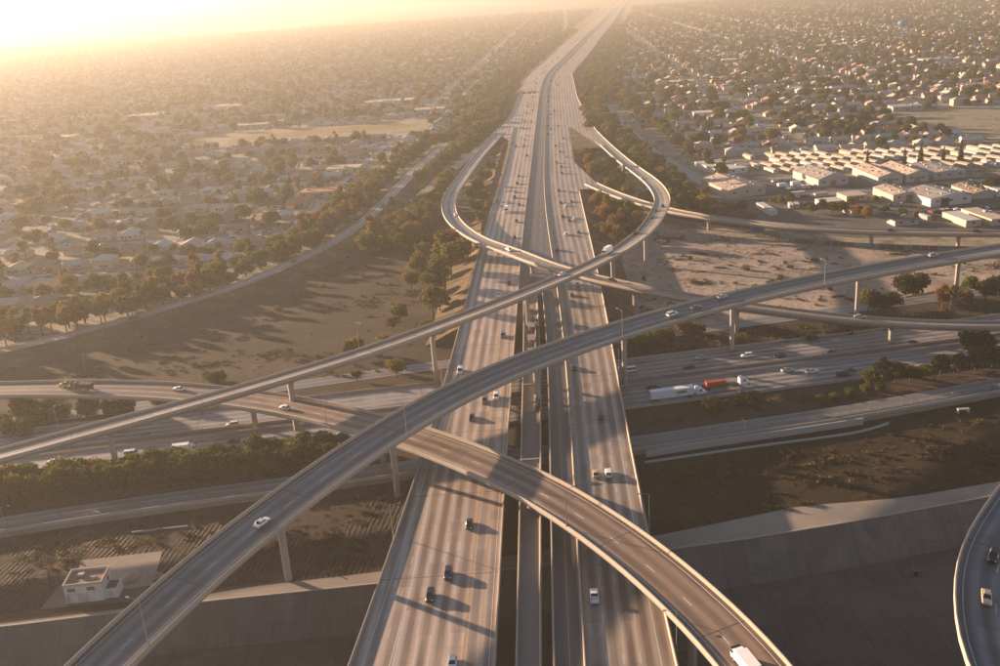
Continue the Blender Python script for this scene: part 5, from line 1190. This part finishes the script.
# larger flat-roofed buildings along the avenues; houses give way to them
BIG = []
for px_, py_, sx_, sy_, h_, rc_ in [(150, 118, 60, 24, 7, 'white'), (232, 108, 46, 30, 6, 'tan'), (390, 104, 70, 26, 7, 'white'), (430, 112, 40, 24, 6, 'pinkish'), (345, 172, 30, 20, 6, 'tan'), (250, 128, 50, 18, 6, 'grey'), (320, 196, 28, 17, 6, 'terracotta'), (60, 140, 44, 22, 6, 'tan'), (95, 62, 70, 40, 9, 'white'), (210, 46, 90, 40, 9, 'white'), (330, 40, 80, 44, 9, 'tan'), (440, 62, 60, 36, 8, 'white'),
        (682, 84, 34, 22, 6, 'white'), (735, 62, 44, 26, 7, 'white'), (790, 92, 30, 20, 6, 'pinkish'), (862, 74, 40, 24, 6, 'tan'), (935, 62, 44, 24, 7, 'white'), (975, 88, 36, 22, 6, 'terracotta'), (705, 116, 26, 18, 6, 'white'), (830, 48, 60, 30, 8, 'white'), (985, 6, 90, 40, 9, 'pinkish'), (700, 34, 60, 36, 8, 'tan'), (905, 110, 30, 18, 6, 'grey')]:
    q = at(px_, py_, 0)
    if zone(q[0], q[1], 34): BIG.append((px_, q[0], q[1], sx_, sy_, h_, rc_))
BIG.sort()
hs = [h for h in hs if all(math.hypot(h[0] - b_[1], h[1] - b_[2]) > max(b_[3], b_[4]) / 2 + 8 for b_ in BIG)]
ts = [t for t in ts if all(math.hypot(t[0] - b_[1], t[1] - b_[2]) > max(b_[3], b_[4]) / 2 + 3 for b_ in BIG)]
for k, b_ in enumerate(BIG, 1):
    shed('commercial_building', f'{b_[6]} flat-roofed commercial block among the suburb houses, {ordn(k)} from left', b_[1], b_[2], b_[3], b_[4], b_[5], -GA, random.choice(['wall_cream', 'wall_white', 'wall_grey']), 'roof_' + b_[6], doors=((0, 4, 3, 'door_paint'),), cat='building', group='commercial blocks among the houses', z=.04)
def house_meshes(kind):
    wl, rf = MB(), MB()
    def gable(x, y, sx, sy, h, rise, axis):
        wl.box((x, y, 0), (sx, sy, h)); X, Y = sx / 2 + .6, sy / 2 + .6
        if axis == 'x':
            vs = [(x - X, y - Y, h - .15), (x + X, y - Y, h - .15), (x + X, y + Y, h - .15), (x - X, y + Y, h - .15), (x - X, y, h + rise), (x + X, y, h + rise)]; rf.add(vs, [(0, 1, 5, 4), (2, 3, 4, 5), (1, 2, 5), (3, 0, 4)])
        elif axis == 'y':
            vs = [(x - X, y - Y, h - .15), (x + X, y - Y, h - .15), (x + X, y + Y, h - .15), (x - X, y + Y, h - .15), (x, y - Y, h + rise), (x, y + Y, h + rise)]; rf.add(vs, [(1, 2, 5, 4), (3, 0, 4, 5), (0, 1, 4), (2, 3, 5)])
        else:
            k = max(0, X - Y) ; vs = [(x - X, y - Y, h - .15), (x + X, y - Y, h - .15), (x + X, y + Y, h - .15), (x - X, y + Y, h - .15), (x - k - .3, y, h + rise), (x + k + .3, y, h + rise)]; rf.add(vs, [(0, 1, 5, 4), (2, 3, 4, 5), (1, 2, 5), (3, 0, 4)])
    if kind == 0: gable(0, 0, 13, 9, 3, 2.2, 'x')
    elif kind == 1: gable(0, 0, 13, 11, 3, 2.4, 'hip')
    elif kind == 2: gable(0, 1.5, 13, 8, 3, 2.1, 'x'); gable(-3.6, -3.9, 5.6, 6, 2.95, 1.9, 'y')
    elif kind == 3: gable(0, 0, 10, 12, 3, 2.2, 'y'); wl.box((7.0, -2, 0), (4.2, 6, 2.6)); rf.box((7.0, -2, 2.6), (4.8, 6.6, .2))
    elif kind == 4: gable(0, 0, 12, 10, 5.6, 2.2, 'hip')
    return wl.data('wall', 'wall_cream'), rf.data('roof', 'roof_brown')
HM = [house_meshes(k) for k in range(5)]; HF = [-4.55, -5.55, -2.55, -6.05, -5.05]
wd = MB(); wd.box((0, 0, 1.0), (1.7, .10, 1.2)); HWIN = wd.data('window', 'window_glass'); dr = MB(); dr.box((0, 0, 0), (1.0, .10, 2.1)); HDOOR = dr.data('door', 'door_paint'); gd = MB(); gd.box((0, 0, 0), (3.6, .10, 2.2)); HGAR = gd.data('garage_door', 'wall_white')
ch = MB(); ch.box((3.2, 1.2, 3.2), (.8, .7, 2.6)); HCH = ch.data('chimney', 'roof_terracotta')
RK = ['brown', 'tan', 'grey', 'terracotta', 'dark', 'pinkish', 'white']; RW = [6, 6, 3, 5, 2, 6, 4]; WK = ['cream', 'cream', 'white', 'pink', 'grey']
hs = [h for h in hs if True]
hs.sort(key=lambda h: (h[0]**2 + h[1]**2 + CAM_H**2))
near_h = [h for h in hs if 0 < pix((h[0], h[1], 2))[0] < 1000 and pix((h[0], h[1], 2))[1] > 0][:300]; nset = set(id(h) for h in near_h)
HOUSES = {'L': [], 'R': []}
for i, h in enumerate(near_h):
    k = random.choices(range(5), [4, 4, 4, 3, 1])[0]; r = empty('house', (h[0], h[1], .03), h[2] + random.uniform(-.04, .04)); s_ = random.uniform(.95, 1.25); r.scale = (s_, s_, random.uniform(.95, 1.15))
    rc = random.choices(RK, RW)[0]; wc = random.choice(WK)
    a = obj('wall', HM[k][0], r); slot(a, 'wall_' + wc); b = obj('roof', HM[k][1], r); slot(b, 'roof_' + rc)
    if random.random() < .35: obj('chimney', HCH, b)
    if i < 170:
        fy = HF[k] + .0
        obj('door', HDOOR, r, (.6, fy, .05)); obj('window', HWIN, r, (2.6, fy, 0)); 
        if k != 2: obj('window', HWIN, r, (-1.4, fy, 0)); obj('garage_door', HGAR, r, (-4.2 if k != 3 else 3.0, fy, .02)) if k in (0, 1, 4) else None
        else: obj('garage_door', HGAR, r, (-3.6, -6.95, .02))
    r['rc'] = rc; HOUSES[h[3]].append(r)
def band_labels(lst, n, fmt, cat, group):
    lst.sort(key=lambda r: -pix(tuple(r.location))[1])
    for b in range(0, len(lst), n):
        row = sorted(lst[b:b + n], key=lambda r: pix(tuple(r.location))[0])
        for j, r in enumerate(row, 1): tag(r, fmt(r, ordn(j), ordn(b // n + 1)), cat, group)
WHERE = {'L': 'the suburb left of the freeway', 'R': 'the suburb right of the freeway'}
for zn in 'LR':
    band_labels(HOUSES[zn], 15, lambda r, a, b, zn=zn: f"{r['rc']}-roofed house in {WHERE[zn]}, {a} from left, {b} row", 'house', 'houses of ' + WHERE[zn])
    for r in HOUSES[zn]: del r['rc']
# garden trees: keep clear of roofs
hx = np.array([(h[0], h[1]) for h in hs])
def clear(x, y, d=6.0): return float(np.min((hx[:, 0] - x)**2 + (hx[:, 1] - y)**2)) > d * d
near_t = []; far_t = []
ts.sort(key=lambda t: t[0]**2 + t[1]**2)
for t in ts:
    if t[1] < 1500 and not clear(t[0], t[1]): continue
    a, b = pix((t[0], t[1], 3))
    if len(near_t) < 20 and 0 < a < 1000 and 0 < b < 666: near_t.append(t)
    else: far_t.append(t)
far_t = belt + far_t
TK = ['round0', 'round1', 'round2', 'round3', 'round4', 'euca0', 'euca1', 'euca2', 'cypress', 'palm', 'gold']; TW = {'L': [7, 8, 7, 4, 1.6, 2, .7, 1, 1.0, 1.4, .6], 'R': [7, 6, 5, 7, 1.5, 1.2, .4, 2, 1.2, 1.2, .4]}
GT = {'L': [], 'R': []}
for t in near_t:
    k = random.choices(TK, TW[t[2]])[0]; s_ = random.uniform(.9, 1.9) * (.7 if 'euca' in k else .75 if k == 'cypress' else 1); r = tree(k, t[0], t[1], s_); GT[t[2]].append(r)
for zn in 'LR':
    band_labels(GT[zn], 15, lambda r, a, b, zn=zn: f"{ADJ[r['tk']]} garden tree in {WHERE[zn]}, {a} from left, {b} row", 'tree', 'garden trees of ' + WHERE[zn])
    for r in GT[zn]: del r['tk']
# weeds: see below
# everything farther off: one mass of roofs and one of trees, instanced on points
def joined(name, parts):
    """template object kept out of the scene: several meshes and materials in one"""
    mb = MB(); mats = []
    for me, mname in parts:
        o_ = len(mats); mats.append(mname or me.materials[0].name)
        mb.add([v.co[:] for v in me.vertices], [tuple(p.vertices) for p in me.polygons], mi=o_)
    return bpy.data.objects.new(name, mb.data(name, mats))
def mass(name, label, cat, pts, idx, rot, scl, templates):
    col = bpy.data.collections.new(name + '_kinds')
    for i, t in enumerate(templates): t.name = f'{name}_{i:02d}'; col.objects.link(t)
    me = bpy.data.meshes.new(name); me.from_pydata([tuple(p) for p in pts], [], [])
    for an, ty, dat in (('kind_index', 'INT', idx), ('turn', 'FLOAT', rot), ('size', 'FLOAT', scl)):
        a = me.attributes.new(an, ty, 'POINT'); a.data.foreach_set('value', np.array(dat, dtype=np.int32 if ty == 'INT' else np.float32))
    o = obj(name, me); ng = bpy.data.node_groups.new(name, 'GeometryNodeTree')
    ng.interface.new_socket('Geometry', in_out='INPUT', socket_type='NodeSocketGeometry'); ng.interface.new_socket('Geometry', in_out='OUTPUT', socket_type='NodeSocketGeometry')
    gi, go = ng.nodes.new('NodeGroupInput'), ng.nodes.new('NodeGroupOutput'); ip = ng.nodes.new('GeometryNodeInstanceOnPoints'); ci = ng.nodes.new('GeometryNodeCollectionInfo')
    ci.inputs['Collection'].default_value = col; ci.inputs['Separate Children'].default_value = True; ci.inputs['Reset Children'].default_value = True
    def attr(nm, ty):
        n = ng.nodes.new('GeometryNodeInputNamedAttribute'); n.data_type = ty; n.inputs['Name'].default_value = nm; return n.outputs['Attribute']
    cx = ng.nodes.new('ShaderNodeCombineXYZ'); cs = ng.nodes.new('ShaderNodeCombineXYZ'); L = ng.links
    L.new(attr('turn', 'FLOAT'), cx.inputs[2]); sz = attr('size', 'FLOAT')
    for i in range(3): L.new(sz, cs.inputs[i])
    L.new(gi.outputs[0], ip.inputs['Points']); L.new(ci.outputs[0], ip.inputs['Instance']); ip.inputs['Pick Instance'].default_value = True
    L.new(attr('kind_index', 'INT'), ip.inputs['Instance Index']); L.new(cx.outputs[0], ip.inputs['Rotation']); L.new(cs.outputs[0], ip.inputs['Scale']); L.new(ip.outputs[0], go.inputs[0])
    md = o.modifiers.new('scatter', 'NODES'); md.node_group = ng
    o['kind'] = 'stuff'; o['label'] = label; o['category'] = cat; return o
tt = [joined('t', [(TREE[k][0], None), (TREE[k][1], None)]) for k in TK]
ht = []; hw_list = []
for rc in RK:
    for k in (0, 1, 2, 3): ht.append(joined('h', [(HM[k][0], 'wall_' + random.choice(WK)), (HM[k][1], 'roof_' + rc)])); hw_list.append(RW[RK.index(rc)])
far_h = [h for h in hs if id(h) not in nset]
mass('distant_houses', 'countless low houses fading into the haze beyond the nearer blocks', 'houses', [(h[0], h[1], .03) for h in far_h], random.choices(range(len(ht)), hw_list, k=len(far_h)), [h[2] for h in far_h], [random.uniform(.95, 1.3) for h in far_h], ht)
# the far distance beyond the gridded blocks carries on as scattered tree cover
wl_ = []
for zn in 'LR':
    idx_ = [i for i, t in enumerate(far_t) if t[2] == zn]; wl_ += list(zip(idx_, random.choices(range(len(TK)), TW[zn], k=len(idx_))))
kd = [0] * len(far_t)
for i, k in wl_: kd[i] = k
mass('distant_trees', 'dense tree cover of the suburbs fading into the haze', 'trees', [(t[0], t[1], 0) for t in far_t], kd, [random.uniform(0, 6.28) for _ in far_t], [random.choice([.65, .85, 1.05, 1.3, 1.75]) * random.uniform(.85, 1.15) * (.72 if TK[kd[i]][:2] in ('eu', 'cy', 'pa') else 1) * (1.0 if t[1] < 2600 else 1.2) for i, t in enumerate(far_t)], tt)
print('houses', len(hs), 'trees near/far', len(near_t), len(far_t), 'tree things', NT['n'])

# cars left along the suburb streets
kc = [('sedan', c) for c in ('white', 'silver', 'black', 'grey', 'red', 'dark blue')] + [('suv', c) for c in ('white', 'grey', 'black')]
ct = [joined('c', [(VT[k]['body'], 'paint_' + c.replace(' ', '_')), (VT[k]['glass'], None)]) for k, c in kc]
cp_ = []
for e0, n0 in streets:
    for _ in range(26):
        if random.random() < .62: e, n_, a = e0 + random.uniform(6, NSS - 6), n0 + random.choice([-2.9, 2.9]), -GA
        else: e, n_, a = e0 + random.choice([-3.3, 3.3]), n0 + random.uniform(6, EWS - 6), -GA + math.pi / 2
        q = EE * e + NN * n_
        if q[1] < 2300 and zone(q[0], q[1], 16) and view(*q): cp_.append((q[0], q[1], a))
mass('street_parked_cars', 'small parked cars dotted along the suburb streets', 'parked cars', [(c[0], c[1], .07) for c in cp_], [random.randrange(len(ct)) for _ in cp_], [c[2] + random.choice([0, math.pi]) for c in cp_], [1.0] * len(cp_), ct)
print('street cars', len(cp_))
# weeds and dry tufts over the bare ground
wv_ = leaf_cloud([(0, 0, .16, .55, .45, .22), (.6, .2, .12, .4, .4, .16), (-.5, -.3, .12, .4, .35, .16)], 46, .26, 300)
wk = [bpy.data.objects.new('w', cloud_mesh('tuft', wv_, mt_)) for mt_ in ('dry_brush', 'leaf_olive', 'dry_grass')]
def inpoly(x, y, P_):
    c = False; j = len(P_) - 1
    for i in range(len(P_)):
        if (P_[i][1] > y) != (P_[j][1] > y) and x < (P_[j][0] - P_[i][0]) * (y - P_[i][1]) / (P_[j][1] - P_[i][1]) + P_[i][0]: c = not c
        j = i
    return c
AREAS = [([(-240, 395), (-60, 360), (-24, 380), (-28, 520), (-55, 690), (-80, 600), (-112, 515), (-160, 450)], 1100, (7, 1, 2)), ([(56, 398), (150, 410), (300, 456), (202, 492), (160, 515), (118, 556), (84, 590), (76, 530)], 900, (6, 2, 1)),
         ([(-150, 216), (-40, 221), (-38, 262), (-95, 257), (-150, 246)], 500, (7, 1, 1)), ([(44, 232), (180, 252), (176, 296), (116, 278), (46, 266)], 1300, (6, 1, 2)), ([(48, 296), (180, 322), (180, 332), (50, 306)], 500, (5, 3, 1)),
         ([(60, 362), (230, 380), (228, 398), (60, 378)], 700, (6, 2, 1)), ([(96, 640), (120, 590), (150, 560), (150, 640), (130, 720)], 500, (6, 2, 1)), ([(-180, 262), (-45, 280), (-45, 300), (-180, 284)], 700, (4, 4, 1))]
wp = []; wi = []
for poly, n_, wt_ in AREAS:
    xs_ = [q[0] for q in poly]; ys_ = [q[1] for q in poly]; cl = [(random.uniform(min(xs_), max(xs_)), random.uniform(min(ys_), max(ys_)), random.uniform(3, 14)) for _ in range(max(6, n_ // 40))]
    for _ in range(n_):
        c = random.choice(cl)
        x, y = (random.gauss(c[0], c[2]), random.gauss(c[1], c[2] * .5)) if random.random() < .7 else (random.uniform(min(xs_), max(xs_)), random.uniform(min(ys_), max(ys_)))
        if inpoly(x, y, poly) and not (-123 < x < -92 and 212 < y < 240): wp.append((x, y, .03)); wi.append(random.choices((0, 1, 2), wt_)[0])
mass('dry_weeds', 'dry weeds and tufts scattered over the bare dirt', 'weeds', wp, wi, [random.uniform(0, 6.28) for _ in wp], [random.choice([.7, 1, 1.4, 2.2]) * random.uniform(.8, 1.2) for _ in wp], wk)

# ================================================================== haze
mt = bpy.data.materials.new('haze_air'); mt.use_nodes = True; n = mt.node_tree; n.nodes.remove(n.nodes['Principled BSDF'])
pvn = n.nodes.new('ShaderNodeVolumePrincipled'); pvn.inputs['Density'].default_value = HAZE; pvn.inputs['Anisotropy'].default_value = .42; pvn.inputs['Color'].default_value = (.49, .468, .42, 1)
n.links.new(pvn.outputs[0], n.nodes['Material Output'].inputs['Volume']); MATS['haze_air'] = mt
mb = MB(); mb.box((0, 11400, -9.2), (49000, 29400, 9.2 + CAM_H + 8)); hz = mb.build('haze', 'haze_air'); hz['kind'] = 'stuff'; hz['label'] = 'warm low haze over the whole plain'
